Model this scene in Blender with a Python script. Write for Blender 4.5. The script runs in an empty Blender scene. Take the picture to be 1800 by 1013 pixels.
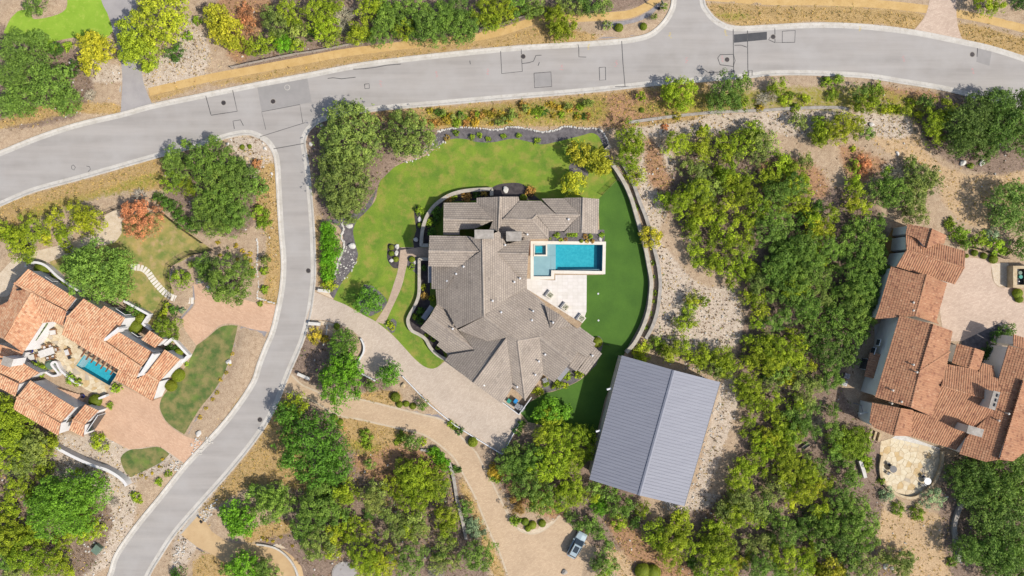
import bpy, bmesh, math, random
import numpy as np
from mathutils import Vector
from mathutils.geometry import tessellate_polygon
random.seed(7); rng = np.random.default_rng(7)
SC = bpy.context.scene
COL = SC.collection
# ------------------------------------------------------------------ camera, sky, sun, exposure
CAMH = 120.0
cam = bpy.data.cameras.new('camera'); cam.lens = 24; cam.sensor_width = 36; cam.clip_end = 3000; cam.clip_start = 1
camo = bpy.data.objects.new('camera', cam); COL.objects.link(camo); camo.location = (0, 0, CAMH); SC.camera = camo
SUN_EL = math.radians(47); SUN_AZ = math.radians(28)          # the sun stands to the right and below in the picture
sdir = Vector((math.cos(SUN_AZ)*math.cos(SUN_EL), -math.sin(SUN_AZ)*math.cos(SUN_EL), math.sin(SUN_EL)))
w = bpy.data.worlds.new('World'); SC.world = w; w.use_nodes = True
nt = w.node_tree; bg = nt.nodes['Background']; sky = nt.nodes.new('ShaderNodeTexSky')
sky.sky_type = 'NISHITA'; sky.sun_disc = False; sky.sun_elevation = SUN_EL
sky.sun_rotation = math.atan2(sdir.x, sdir.y); sky.air_density = 1.0; sky.dust_density = 2.0
nt.links.new(sky.outputs[0], bg.inputs[0]); bg.inputs[1].default_value = 0.135
sl = bpy.data.lights.new('sun', 'SUN'); sl.energy = 4.5; sl.angle = math.radians(0.55); sl.color = (1, 0.95, 0.87)
so = bpy.data.objects.new('sun', sl); COL.objects.link(so); so.rotation_euler = sdir.to_track_quat('Z', 'Y').to_euler(); so.location = (60, -40, 90)
SC.view_settings.view_transform = 'Standard'; SC.view_settings.look = 'None'; SC.view_settings.exposure = 0.36; SC.view_settings.gamma = 1
SC.view_settings.use_curve_mapping = False
# ------------------------------------------------------------------ helpers
KEXP = 1.75
def lin(v):
    v /= 255.0
    return v/12.92 if v <= 0.04045 else ((v+0.055)/1.055)**2.4
def C(r, g, b, k=KEXP):                                       # base colour of a surface that shows as r,g,b in full sun
    return (min(.85, lin(r)/k), min(.85, lin(g)/k), min(.85, lin(b)/k), 1)
def P(px, py, z=0.0):                                         # survey point of the photograph -> place at height z
    f = (CAMH - z)/CAMH
    return Vector(((px-900)*0.1*f, (506.5-py)*0.1*f, z))
def pts(s):                                                   # "x,y x,y *x,y" -> list of (x, y, corner)
    out = []
    for t in s.split():
        c = t[0] == '*'
        if c: t = t[1:]
        x, y = t.split(','); out.append((float(x), float(y), c))
    return out
def smooth(s, closed=True, n=6, z=0.0):                       # Catmull-Rom through the survey points, corners kept
    q = pts(s) if isinstance(s, str) else [(a[0], a[1], len(a) > 2 and a[2]) for a in s]
    N = len(q); out = []
    rngN = range(N if closed else N-1)
    for i in rngN:
        p1 = q[i]; p2 = q[(i+1) % N]
        p0 = q[i-1] if (closed or i > 0) else p1
        p3 = q[(i+2) % N] if (closed or i+2 < N) else p2
        if p1[2]: p0 = p1
        if p2[2]: p3 = p2
        for k in range(n):
            t = k/n; t2 = t*t; t3 = t2*t
            out.append(tuple(0.5*((2*p1[j]) + (-p0[j]+p2[j])*t + (2*p0[j]-5*p1[j]+4*p2[j]-p3[j])*t2 + (-p0[j]+3*p1[j]-3*p2[j]+p3[j])*t3) for j in (0, 1)))
    if not closed: out.append((q[-1][0], q[-1][1]))
    return [P(a, b, z) for a, b in out]
def straight(s, z=0.0): return [P(a, b, z) for a, b, c in pts(s)]
def link(o, parent=None):
    COL.objects.link(o)
    if parent is not None: o.parent = parent
    return o
def obj(name, verts, faces, m, parent=None, tint=None, smooth_shade=False):
    me = bpy.data.meshes.new(name); me.from_pydata([tuple(v) for v in verts], [], faces); me.update()
    if m: me.materials.append(m)
    if tint is not None:
        a = me.attributes.new('tint', 'FLOAT', 'FACE'); a.data.foreach_set('value', np.asarray(tint, dtype=np.float32))
    if smooth_shade: me.polygons.foreach_set('use_smooth', [True]*len(me.polygons))
    o = bpy.data.objects.new(name, me)
    link(o)
    if parent is not None:
        o.parent = parent
        o.matrix_parent_inverse = parent.matrix_basis.inverted()
    return o
def tag(o, label=None, cat=None, group=None, kind=None):
    if label: o['label'] = label
    if cat: o['category'] = cat
    if group: o['group'] = group
    if kind: o['kind'] = kind
    return o
def thing(name, label, cat, loc=(0, 0, 0), rz=0.0, group=None):
    o = bpy.data.objects.new(name, None); o.empty_display_size = .3; o.location = loc; o.rotation_euler = (0, 0, rz); link(o)
    return tag(o, label, cat, group)
def cent(poly): return sum(poly, Vector((0, 0, 0)))/len(poly)
def area2(poly): return sum(poly[i].x*poly[(i+1) % len(poly)].y - poly[(i+1) % len(poly)].x*poly[i].y for i in range(len(poly)))
def ccw(poly): return poly if area2(poly) > 0 else poly[::-1]
def sheet(name, poly, z, m, parent=None, kind='structure', drop=0.0):
    poly = ccw([Vector((p.x, p.y, z)) for p in poly])
    tris = tessellate_polygon([poly]); faces = []
    for t in tris:
        a, b, c = (poly[i] for i in t)
        faces.append(tuple(t) if (b-a).cross(c-a).z > 0 else tuple(t[::-1]))
    v = list(poly)
    if drop:
        n = len(poly); v += [Vector((p.x, p.y, z-drop)) for p in poly]
        faces += [(i, i+n, (i+1) % n + n, (i+1) % n) for i in range(n)]
    o = obj(name, v, faces, m, parent)
    if parent is None and kind: o['kind'] = kind
    return o
def offs(line, d, closed=False):
    n = len(line); out = []
    for i in range(n):
        a = line[i-1] if (closed or i > 0) else line[i]; b = line[(i+1) % n] if (closed or i < n-1) else line[i]
        t = Vector((b.x-a.x, b.y-a.y, 0))
        if t.length < 1e-6: t = Vector((1, 0, 0))
        t.normalize(); out.append(Vector((line[i].x - t.y*d, line[i].y + t.x*d, 0)))
    return out
def strip(name, line, prof, m, parent=None, closed=False, caps=True, kind=None):   # a profile [(offset, z)] swept along a line
    n = len(line); k = len(prof); v = []; f = []
    rows = [offs(line, d, closed) for d, z in prof]
    for i in range(n):
        for j in range(k): v.append((rows[j][i].x, rows[j][i].y, prof[j][1]))
    for i in range(n if closed else n-1):
        a = i*k; b = ((i+1) % n)*k
        for j in range(k-1): f.append((a+j, b+j, b+j+1, a+j+1))
    if caps and not closed and k > 2:
        f.append(tuple(range(k))); f.append(tuple((n-1)*k+j for j in range(k))[::-1])
    o = obj(name, v, f, m, parent)
    if kind: o['kind'] = kind
    return o
def boxv(cx, cy, z0, z1, sx, sy, rz=0, bev=0.0, top=1.0):
    c, s = math.cos(rz), math.sin(rz); V = []
    for z, k in ((z0, 1), (z1, top)):
        for x, y in ((-1, -1), (1, -1), (1, 1), (-1, 1)):
            x *= sx/2*k; y *= sy/2*k; V.append((cx+x*c-y*s, cy+x*s+y*c, z))
    F = [(3, 2, 1, 0), (4, 5, 6, 7), (0, 1, 5, 4), (1, 2, 6, 5), (2, 3, 7, 6), (3, 0, 4, 7)]
    return V, F
class MB:
    def __init__(s): s.v = []; s.f = []; s.t = []
    def add(s, V, F, t=1.0):
        o = len(s.v); s.v += [tuple(x) for x in V]; s.f += [tuple(i+o for i in q) for q in F]; s.t += [t]*len(F); return s
    def box(s, *a, t=1.0, **k): return s.add(*boxv(*a, **k), t=t)
    def cyl(s, cx, cy, z0, z1, r, n=10, r2=None, t=1.0):
        r2 = r if r2 is None else r2; V = []
        for z, q in ((z0, r), (z1, r2)):
            for i in range(n): V.append((cx+q*math.cos(2*math.pi*i/n), cy+q*math.sin(2*math.pi*i/n), z))
        F = [(i, (i+1) % n, (i+1) % n+n, i+n) for i in range(n)] + [tuple(range(n, 2*n)), tuple(range(n))[::-1]]
        return s.add(V, F, t)
    def tube(s, a, b, r, n=5, r2=None, t=1.0):
        a = Vector(a); b = Vector(b); d = (b-a).normalized(); u = d.orthogonal().normalized(); w_ = d.cross(u); r2 = r if r2 is None else r2; V = []
        for p, q in ((a, r), (b, r2)):
            for i in range(n): V.append(p + (u*math.cos(2*math.pi*i/n) + w_*math.sin(2*math.pi*i/n))*q)
        F = [(i, (i+1) % n, (i+1) % n+n, i+n) for i in range(n)] + [tuple(range(n, 2*n)), tuple(range(n))[::-1]]
        return s.add(V, F, t)
    def build(s, name, m, parent=None, tint=False, smooth_shade=False):
        return obj(name, s.v, s.f, m, parent, s.t if tint else None, smooth_shade)
# ------------------------------------------------------------------ materials
def nodes(name):
    m = bpy.data.materials.new(name); m.use_nodes = True; t = m.node_tree
    return m, t, t.nodes['Principled BSDF'], t.nodes.new, t.links.new
def mixn(t, fac, a, b, blend='MIX'):
    n = t.nodes.new('ShaderNodeMix'); n.data_type = 'RGBA'; n.blend_type = blend; n.clamp_factor = True
    for sock, val in ((n.inputs[0], fac), (n.inputs[6], a), (n.inputs[7], b)):
        if hasattr(val, 'is_linked'): t.links.new(val, sock)
        else: sock.default_value = val
    return n.outputs[2]
def noise(t, scale, detail=4, rough=.6, pos=None, stretch=None, dist=0.0):
    if pos is None:
        pos = t.nodes.new('ShaderNodeNewGeometry').outputs['Position']
    if stretch:
        mp = t.nodes.new('ShaderNodeMapping'); mp.inputs['Scale'].default_value = stretch[0]; mp.inputs['Rotation'].default_value = (0, 0, stretch[1])
        t.links.new(pos, mp.inputs[0]); pos = mp.outputs[0]
    n = t.nodes.new('ShaderNodeTexNoise'); n.inputs['Scale'].default_value = scale; n.inputs['Detail'].default_value = detail
    n.inputs['Roughness'].default_value = rough; n.inputs['Distortion'].default_value = dist
    t.links.new(pos, n.inputs['Vector']); return n.outputs[0]
def ramp(t, x, lo, hi, a=0.0, b=1.0):
    n = t.nodes.new('ShaderNodeMapRange'); n.clamp = True
    for i, v in enumerate((lo, hi, a, b)): n.inputs[i+1].default_value = v
    t.links.new(x, n.inputs[0]); return n.outputs[0]
def bump(t, b, h, strength=.4, dist=.05):
    n = t.nodes.new('ShaderNodeBump'); n.inputs['Strength'].default_value = strength; n.inputs['Distance'].default_value = dist
    t.links.new(h, n.inputs['Height']); t.links.new(n.outputs[0], b.inputs['Normal'])
def M(name, c1, c2, s=1.0, lo=.35, hi=.65, rough=.85, bmp=0.3, c3=None, s3=8.0, lo3=.5, hi3=.7, metal=0.0, spec=.3, stretch=None, fine=.12):
    m, t, b, N, L = nodes(name)
    col = mixn(t, ramp(t, noise(t, s, 5, .6, stretch=stretch), lo, hi), c1, c2)
    if c3: col = mixn(t, ramp(t, noise(t, s3, 3), lo3, hi3), col, c3)
    fn = noise(t, 14, 3, .7)
    col = mixn(t, 1.0, col, mixn(t, ramp(t, fn, .3, .7), (1-fine, 1-fine, 1-fine, 1), (1+fine, 1+fine, 1+fine, 1)), 'MULTIPLY')
    L(col, b.inputs['Base Color']); b.inputs['Roughness'].default_value = rough; b.inputs['Metallic'].default_value = metal
    b.inputs['Specular IOR Level'].default_value = spec
    if bmp: bump(t, b, fn, bmp, .03)
    return m
def plain(name, c, rough=.6, metal=0.0, spec=.4): return M(name, c, tuple(min(1, x*.86) for x in c[:3])+(1,), 2.5, rough=rough, metal=metal, spec=spec, bmp=.08, fine=.05)
MT = {}
MT['road'] = M('asphalt', C(193, 186, 179), C(171, 165, 159), .35, .3, .7, c3=C(194, 189, 184), s3=.18, lo3=.4, hi3=.8, stretch=((.12, 2.0, 1), math.radians(-7)), fine=.05)
MT['street'] = MT['road']
MT['patch'] = M('asphalt_patch_grey', C(174, 169, 165), C(164, 160, 156), .5, fine=.06)
MT['darkpatch'] = M('asphalt_patch_dark', C(92, 92, 94), C(80, 80, 83), .6)
MT['seal'] = M('crack_seal', C(78, 76, 76), C(116, 114, 112), 2)
MT['kerb'] = M('kerb_concrete', C(226, 220, 210), C(206, 199, 188), .5, c3=C(196, 186, 170), s3=2.0, lo3=.55, hi3=.8)
MT['iron'] = M('cast_iron', C(98, 90, 88), C(74, 70, 70), 3, rough=.6, metal=.3)
MT['lawn'] = M('lawn_grass', C(104, 138, 40), C(142, 166, 50), .28, .34, .66, c3=C(170, 158, 78), s3=.5, lo3=.48, hi3=.74, bmp=1.0, fine=.36)
MT['turf'] = M('artificial_turf', C(70, 108, 32), C(88, 128, 40), .22, .3, .7, bmp=.8, fine=.22)
MT['lawn_nw'] = M('bright_lawn', C(146, 184, 52), C(162, 196, 64), .4, c3=C(190, 205, 90), s3=1.2, lo3=.55, hi3=.8, bmp=.7, fine=.16)
MT['lawn_w'] = M('tired_lawn', C(126, 142, 66), C(196, 172, 104), .45, .35, .68, c3=C(200, 170, 124), s3=.8, lo3=.5, hi3=.72, bmp=.7, fine=.2)
MT['lawn_d'] = M('dark_lawn', C(90, 114, 54), C(152, 142, 88), .6, .38, .62, c3=C(114, 142, 58), s3=.35, lo3=.52, hi3=.75, bmp=.9, fine=.32)
MT['tan'] = M('dormant_grass', C(196, 152, 90), C(176, 132, 74), .5, .35, .65, bmp=.8, fine=.2)
def pavers(name, c1, c2, cm, sx, sy, rot=0.0, big=.25):
    m, t, b, N, L = nodes(name)
    g = N('ShaderNodeNewGeometry').outputs['Position']; mp = N('ShaderNodeMapping'); mp.inputs['Rotation'].default_value = (0, 0, rot); L(g, mp.inputs[0])
    br = N('ShaderNodeTexBrick'); L(mp.outputs[0], br.inputs['Vector']); br.inputs['Color1'].default_value = c1; br.inputs['Color2'].default_value = c2; br.inputs['Mortar'].default_value = cm
    br.inputs['Scale'].default_value = 1; br.inputs['Brick Width'].default_value = sx; br.inputs['Row Height'].default_value = sy; br.inputs['Mortar Size'].default_value = .012; br.inputs['Bias'].default_value = 0
    n1 = noise(t, big, 5, .6); col = mixn(t, 1.0, br.outputs[0], mixn(t, ramp(t, n1, .3, .7), (1.02, 1.0, .98, 1), (1.2, 1.19, 1.18, 1)), 'MULTIPLY')
    n2 = noise(t, 5, 4, .75); col = mixn(t, 1.0, col, mixn(t, ramp(t, n2, .3, .7), (.9, .89, .88, 1), (1.14, 1.14, 1.14, 1)), 'MULTIPLY')
    L(col, b.inputs['Base Color']); b.inputs['Roughness'].default_value = .9; bump(t, b, br.outputs[1], .3, .01); return m
MT['drive'] = pavers('grey_pavers', C(209, 194, 177), C(196, 180, 163), C(180, 165, 149), .42, .21, math.radians(-38))
MT['drive2'] = pavers('tan_pavers', C(210, 185, 153), C(196, 170, 139), C(180, 154, 126), .42, .21, math.radians(-20))
MT['driveL'] = pavers('terracotta_pavers', C(220, 184, 154), C(206, 168, 138), C(196, 160, 132), .42, .21, math.radians(33))
MT['court'] = pavers('courtyard_pavers', C(214, 192, 172), C(198, 175, 156), C(186, 163, 145), .5, .25, math.radians(-17))
MT['pathp'] = pavers('path_pavers', C(200, 178, 156), C(184, 162, 142), C(164, 146, 128), .42, .21, 0.4)
MT['greydrive'] = M('grey_concrete', C(188, 182, 178), C(176, 170, 168), .5, fine=.06)
MT['concrete'] = M('pale_concrete', C(206, 198, 186), C(190, 182, 171), .4, fine=.08)
MT['golddrive'] = M('gold_concrete', C(222, 190, 144), C(208, 175, 130), .5, fine=.07)
MT['dg'] = M('decomposed_granite', C(228, 192, 130), C(214, 176, 112), .6, c3=C(198, 158, 104), s3=2.0, lo3=.55, hi3=.8, fine=.1)
MT['mulch'] = M('dark_mulch', C(132, 126, 126), C(98, 92, 94), 1.4, bmp=.9, fine=.3)
MT['blackmulch'] = M('black_mulch', C(92, 84, 84), C(66, 60, 62), 1.4, bmp=.9, fine=.3)
MT['brownmulch'] = M('gravel_mulch', C(176, 169, 168), C(150, 143, 143), 1.0, bmp=.9, fine=.22)
MT['gravel'] = M('pale_gravel', C(238, 218, 190), C(218, 196, 166), 1.1, c3=C(238, 224, 204), s3=5, bmp=.9, fine=.2)
MT['whitestone'] = M('white_limestone', C(240, 236, 228), C(214, 208, 198), 1.5, bmp=.5, fine=.1)
MT['stone'] = M('tan_limestone', C(226, 206, 170), C(198, 172, 134), 1.2, c3=C(180, 160, 132), s3=4, lo3=.6, hi3=.8, bmp=.5)
MT['greystone'] = M('grey_limestone', C(196, 188, 178), C(164, 156, 146), 1.2, bmp=.6)
MT['stucco'] = M('white_stucco', C(248, 246, 244), C(236, 232, 230), .6, bmp=.2, fine=.04)
MT['stuccob'] = M('beige_stucco', C(234, 226, 212), C(222, 213, 199), .6, bmp=.2, fine=.05)
MT['capwall'] = M('wall_cap_stone', C(212, 202, 186), C(186, 176, 160), 1.6, bmp=.4)
MT['stuccor'] = M('ivory_stucco', C(255, 249, 238), C(246, 238, 226), .6, bmp=.2, fine=.05)
MT['border'] = M('pale_paver_border', C(222, 204, 178), C(208, 188, 160), 1.2)
MT['white'] = plain('white_paint', C(246, 246, 246), .5)
MT['dark'] = plain('dark_metal', C(66, 66, 70), .5, .2)
MT['black'] = plain('black_metal', C(46, 44, 44), .5, .2)
MT['grey'] = plain('grey_metal', C(168, 168, 172), .45, .3)
MT['glass'] = plain('window_glass', C(52, 64, 72), .12, 0, .8)
MT['wood'] = M('weathered_wood', C(196, 184, 170), C(160, 146, 132), 2, stretch=((1, 8, 1), .4))
MT['brownwood'] = plain('brown_wood', C(140, 92, 64), .6)
MT['furn'] = plain('white_cushion', C(242, 238, 232), .7)
MT['wicker'] = plain('brown_wicker', C(168, 118, 78), .7)
MT['teal'] = plain('teal_plastic', C(40, 160, 140), .5)
MT['blue'] = plain('blue_plastic', C(20, 150, 220), .5)
MT['blueglaze'] = plain('blue_glaze', C(44, 60, 150), .3)
MT['green'] = plain('green_box_paint', C(120, 142, 122), .5)
MT['awning'] = plain('green_shutter', C(122, 136, 84), .7)
MT['pink'] = plain('pink_marking', C(226, 160, 160), .8)
MT['yellow'] = plain('yellow_marking', C(236, 206, 90), .8)
MT['bark'] = M('bark', C(120, 104, 92), C(86, 74, 66), 3, bmp=.6)
MT['plaster'] = M('pool_plaster_deep', C(84, 208, 224), C(60, 188, 208), 2.2, fine=.12)  # two-tone mottling imitates rippled light on the pool floor
MT['plaster2'] = M('pool_plaster_pale', C(206, 214, 218), C(192, 202, 208), .8, fine=.05)
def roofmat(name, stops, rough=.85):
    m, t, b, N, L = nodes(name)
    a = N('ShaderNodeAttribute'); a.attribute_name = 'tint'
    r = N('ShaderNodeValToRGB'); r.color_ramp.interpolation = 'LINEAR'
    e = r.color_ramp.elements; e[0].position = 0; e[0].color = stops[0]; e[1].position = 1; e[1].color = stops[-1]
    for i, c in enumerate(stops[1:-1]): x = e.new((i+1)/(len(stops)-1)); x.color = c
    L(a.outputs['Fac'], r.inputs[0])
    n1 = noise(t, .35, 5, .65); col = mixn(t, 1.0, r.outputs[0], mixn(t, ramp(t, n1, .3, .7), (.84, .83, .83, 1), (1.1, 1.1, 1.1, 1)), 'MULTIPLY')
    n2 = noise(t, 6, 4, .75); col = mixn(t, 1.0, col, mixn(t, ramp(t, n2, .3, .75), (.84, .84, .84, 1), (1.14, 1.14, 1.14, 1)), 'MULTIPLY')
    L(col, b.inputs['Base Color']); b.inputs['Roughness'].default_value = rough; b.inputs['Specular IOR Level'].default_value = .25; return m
MT['slate'] = roofmat('grey_flat_tiles', [C(158, 146, 135), C(180, 167, 154), C(190, 176, 161), C(196, 182, 167), C(186, 174, 162)])
MT['clayL'] = roofmat('pale_clay_tiles', [C(206, 146, 112), C(228, 168, 128), C(238, 184, 142), C(246, 204, 164), C(220, 156, 118)])
MT['clayR'] = roofmat('red_clay_tiles', [C(166, 116, 90), C(198, 145, 111), C(208, 156, 119), C(188, 132, 100), C(218, 170, 134)])
m, t, b, N, L = nodes('standing_seam_metal')
L(mixn(t, ramp(t, noise(t, .5, 6, .7, stretch=((.35, 3.5, 1), math.radians(-14))), .3, .7), C(146, 148, 160), C(158, 160, 171)), b.inputs['Base Color']); b.inputs['Roughness'].default_value = .62; b.inputs['Metallic'].default_value = 0; b.inputs['Specular IOR Level'].default_value = .25; MT['seam'] = m
m, t, b, N, L = nodes('pool_water')
tr = N('ShaderNodeBsdfTransparent'); tr.inputs[0].default_value = (.80, .97, .985, 1); gl = N('ShaderNodeBsdfGlossy'); gl.inputs['Roughness'].default_value = .03
fr = N('ShaderNodeFresnel'); fr.inputs[0].default_value = 1.33; mx = N('ShaderNodeMixShader'); bp = N('ShaderNodeBump'); bp.inputs['Strength'].default_value = .25; bp.inputs['Distance'].default_value = .05
L(noise(t, 2.2, 3, .6, dist=.6), bp.inputs['Height']); L(bp.outputs[0], gl.inputs['Normal']); L(bp.outputs[0], fr.inputs['Normal'])
L(fr.outputs[0], mx.inputs[0]); L(tr.outputs[0], mx.inputs[1]); L(gl.outputs[0], mx.inputs[2]); L(mx.outputs[0], t.nodes['Material Output'].inputs['Surface']); MT['water'] = m
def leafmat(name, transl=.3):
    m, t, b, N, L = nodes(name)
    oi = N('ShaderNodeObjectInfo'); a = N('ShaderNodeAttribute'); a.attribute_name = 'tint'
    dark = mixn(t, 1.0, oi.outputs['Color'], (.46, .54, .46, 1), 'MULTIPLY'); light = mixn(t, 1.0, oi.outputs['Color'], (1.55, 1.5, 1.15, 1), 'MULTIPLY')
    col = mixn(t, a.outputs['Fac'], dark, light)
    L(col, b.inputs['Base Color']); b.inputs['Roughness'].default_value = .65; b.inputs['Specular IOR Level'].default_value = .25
    tl = N('ShaderNodeBsdfTranslucent'); L(col, tl.inputs[0]); mx = N('ShaderNodeMixShader'); mx.inputs[0].default_value = transl
    L(b.outputs[0], mx.inputs[1]); L(tl.outputs[0], mx.inputs[2]); L(mx.outputs[0], t.nodes['Material Output'].inputs['Surface']); return m
MT['leaf'] = leafmat('foliage'); MT['twig'] = leafmat('dry_twigs', .05)
# ------------------------------------------------------------------ outlines of the paved and planted surfaces
ROADN_W = "-60,287 0,265 67,238 134,216 211,198 265,183 336,168 450,145 537,129 624,112 705,101 786,92 900,81 1000,75 1074,70 1115,65 1142,57 1162,40 1175,20 1180,0 1182,-60"
ROADN_E = "1237,-60 1239,0 1246,17 1259,32 1279,43 1303,46 1350,44 1400,41 1467,40 1535,44 1608,53 1689,69 1743,81 1800,99 1870,124"
ROADS_E = "1870,222 1800,199 1702,171 1652,159 1585,148 1518,138 1417,133 1350,134 1316,138 1185,149 1135,153 1034,164 900,175 786,185 671,195 618,203 594,208 567,215 551,225 541,238 538,255 544,289 549,340 554,407 556,474 554,508 547,555 534,602 514,649 503,676 484,723 450,776 403,834 352,891 309,941 282,982 264,1013 240,1070"
ROADS_W = "155,1070 188,1013 201,975 235,925 279,871 322,817 362,774 403,727 440,673 452,639 464,608 475,582 485,541 492,501 494,457 490,407 486,340 483,289 478,268 467,252 450,242 433,238 403,243 346,260 289,275 201,300 134,319 60,339 0,364 -60,388"
nW, nE, sE, sW = (smooth(s, False, 5) for s in (ROADN_W, ROADN_E, ROADS_E, ROADS_W))
ROAD = nW + nE + sE + sW
LAWN = smooth("*586,527 600,498 620,472 629,450 627,438 621,412 622,400 629,386 642,374 660,352 664,332 670,316 688,298 710,286 740,278 760,266 780,250 798,244 820,245 840,250 868,250 900,244 924,248 952,254 976,250 1004,243 1024,238 1040,234 1052,240 1060,256 1066,276 *1086,316 *1052,350 *1000,370 *860,400 *800,560 *784,632 768,646 756,648 742,642 726,628 708,608 689,588 664,568 632,550")
TURF = smooth("*1086,316 1098,332 1108,358 1115,384 1125,414 1132,444 1137,474 1139,502 1136,532 1130,556 1120,580 *1100,616 *1064,700 *1044,782 *1020,762 *928,742 *910,720 *960,690 974,688 1010,674 1030,660 *1048,640 *1040,600 *1020,574 *1028,560 *1031,484 *1061,483 *1062,424 *1054,418 *1052,350")
NBED = smooth("*756,262 770,232 792,226 820,224 860,228 878,228 900,223 926,227 952,232 976,229 994,223 1028,226 1054,228 1066,244 1071,258 *1063,270 *1000,270 *860,262")
WBED = smooth("*572,386 600,384 *640,366 *664,330 *650,372 *633,400 *632,450 *622,474 *604,500 588,524 *572,510 588,474 600,448 604,430 598,402")
DRIVE = smooth("*552,512 *560,516 *586,527 *608,536 *632,550 *662,566 *689,588 708,608 726,628 742,642 756,648 768,646 *784,634 *800,600 *916,726 *915,738 *882,797 *800,748 *708,662 *661,668 *628,652 628,640 639,622 641,610 *636,596 620,582 600,572 576,564 *545,562 *536,566 *545,540")
DRIVE2 = smooth("*512,658 530,676 556,688 576,697 620,700 650,706 690,716 746,730 776,738 800,758 822,780 836,794 848,817 856,830 876,871 888,895 898,915 912,931 930,938 950,935 970,921 *984,905 1000,922 1024,944 1052,974 *1026,984 *1016,1060 *900,1060 892,1011 878,971 866,947 848,905 834,871 816,837 800,808 780,788 746,765 708,755 660,744 630,737 600,732 572,718 544,702 *496,686")
DRIVE_LU = smooth("*340,500 343,530 338,542 *320,560 324,578 *345,607 364,592 384,574 400,569 418,571 440,578 *474,584 *487,536 440,530 *370,508 *358,498")
DRIVE_LL = smooth("*200,692 *216,678 *268,705 *284,699 280,716 286,734 300,750 324,766 *360,777 *326,816 298,796 284,787 270,784 248,788 *226,790 *188,770 *160,758 *170,700")
DRIVE_NW = smooth("*176,-40 178,0 192,30 198,52 208,86 214,120 215,150 *212,198 *267,182 254,150 247,116 242,80 240,0 *240,-40")
PATH_N = smooth("262,162 360,139 440,124 520,109 600,94 660,86 710,80 770,74 832,66 880,56 920,43 950,35 1016,32 1080,28 1110,24 1138,11 1158,-4", False)
PATH_NE = smooth("1240,-6 1350,2 1450,3 1550,8 1634,17 1682,24 1750,38 1860,66", False)
DRIVE_NE = smooth("*1634,-40 *1634,0 1626,28 *1606,54 *1692,70 1682,36 *1681,-40")
COURT = smooth("*1640,470 *1696,452 1708,453 1728,456 1742,464 1742,478 1746,494 1757,505 *1779,503 1781,520 1792,532 *1870,536 *1870,640 *1760,600 *1660,600")
BLDRIVE = smooth("*352,902 *372,934 388,945 404,953 430,957 452,956 476,959 500,968 520,984 532,1004 *536,1050 *500,1050 *460,1004 400,990 372,974 *346,961 *318,940")
BLAPRON = smooth("*346,896 *354,905 *370,932 *344,961 *316,938 *310,944")
WGRAVEL = smooth("*184,380 *208,364 216,390 214,412 200,426 170,434 130,444 *90,460 66,468 30,490 14,520 *-20,520 *-20,500 0,480 30,452 70,440 110,430 150,416 *180,398")
LAWN_L = smooth("*214,410 *214,392 *240,374 *286,374 *374,440 344,447 318,460 300,470 297,490 *306,515 *292,535 *266,585 *256,560 *220,530 *90,470 *88,460 130,445 170,434 200,427")
LAWN_L2 = smooth("*346,607 364,594 386,576 404,572 *418,573 412,600 404,630 392,660 374,690 350,720 *324,764 300,748 288,734 281,716 *284,700 *330,640")
LAWN_L3 = smooth("212,808 226,792 250,789 272,786 284,788 *298,798 284,812 262,824 240,834 226,838")
LAWN_NW = smooth("*110,-40 116,16 62,34 *56,18 38,18 24,26 12,46 10,64 *60,80 *130,66 160,80 198,56 190,28 *174,-40")
FLAG = smooth("*1548,776 *1568,770 *1652,790 1650,816 1634,850 1606,871 1578,867 1553,848 1546,824 1546,800", n=4)
POOLM = straight("938,429.5 1059.5,430.5 1058.5,476.7 969,475.5 968.6,486 938,486")
LPOOL = straight("148,624 206,658 193,678 134,643")
def pip(x, y, poly):
    inside = np.zeros(x.shape, bool); n = len(poly)
    for i in range(n):
        a = poly[i]; b = poly[(i+1) % n]
        if a.y == b.y: continue
        c = (a.y > y) != (b.y > y)
        inside ^= c & (x < (b.x-a.x)*(y-a.y)/(b.y-a.y)+a.x)
    return inside
# ------------------------------------------------------------------ ground: one sheet to the horizon
XS = np.concatenate([[-1500, -700, -300, -160], np.arange(-100, 100.01, .45), [160, 300, 700, 1500]])
YS = np.concatenate([[-1500, -700, -300, -130], np.arange(-60, 60.01, .45), [130, 300, 700, 1500]])
gx, gy = np.meshgrid(XS, YS); NY, NX = gx.shape
def fbm(x, y, seed):
    r = np.random.default_rng(seed); out = np.zeros_like(x); amp = 1
    for k in range(5):
        f = .09*1.9**k
        for _ in range(4):
            a = r.uniform(0, 6.28); out += amp*np.sin(f*(x*math.cos(a)+y*math.sin(a))*6.28/2 + r.uniform(0, 6.28))/4
        amp *= .6
    return out
made = np.zeros(gx.shape, bool)
for poly in (ROAD, LAWN, TURF, NBED, WBED, DRIVE, DRIVE2, DRIVE_LU, DRIVE_LL, DRIVE_NW, DRIVE_NE, COURT, BLDRIVE, BLAPRON, WGRAVEL, LAWN_L, LAWN_L2, LAWN_L3, LAWN_NW, FLAG): made |= pip(gx, gy, poly)
for ln in (PATH_N, PATH_NE):
    for p in ln[::2]: made |= (gx-p.x)**2 + (gy-p.y)**2 < 1.4**2
houses = [smooth(s) for s in ("*0,480 *50,465 *260,560 *340,640 *270,720 *150,780 *-40,700", "*1540,400 *1870,460 *1870,830 *1540,760", "*735,340 *1060,340 *1070,720 *880,720 *735,580", "*1020,610 *1280,660 *1210,900 *1020,860")]
for h in houses: made |= pip(gx, gy, h)
nat = (~made).astype(float)
def blur(a, k):
    for _ in range(k):
        a = (a + np.roll(a, 1, 0) + np.roll(a, -1, 0) + np.roll(a, 1, 1) + np.roll(a, -1, 1))/5
    return a
er = nat.copy()
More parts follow.
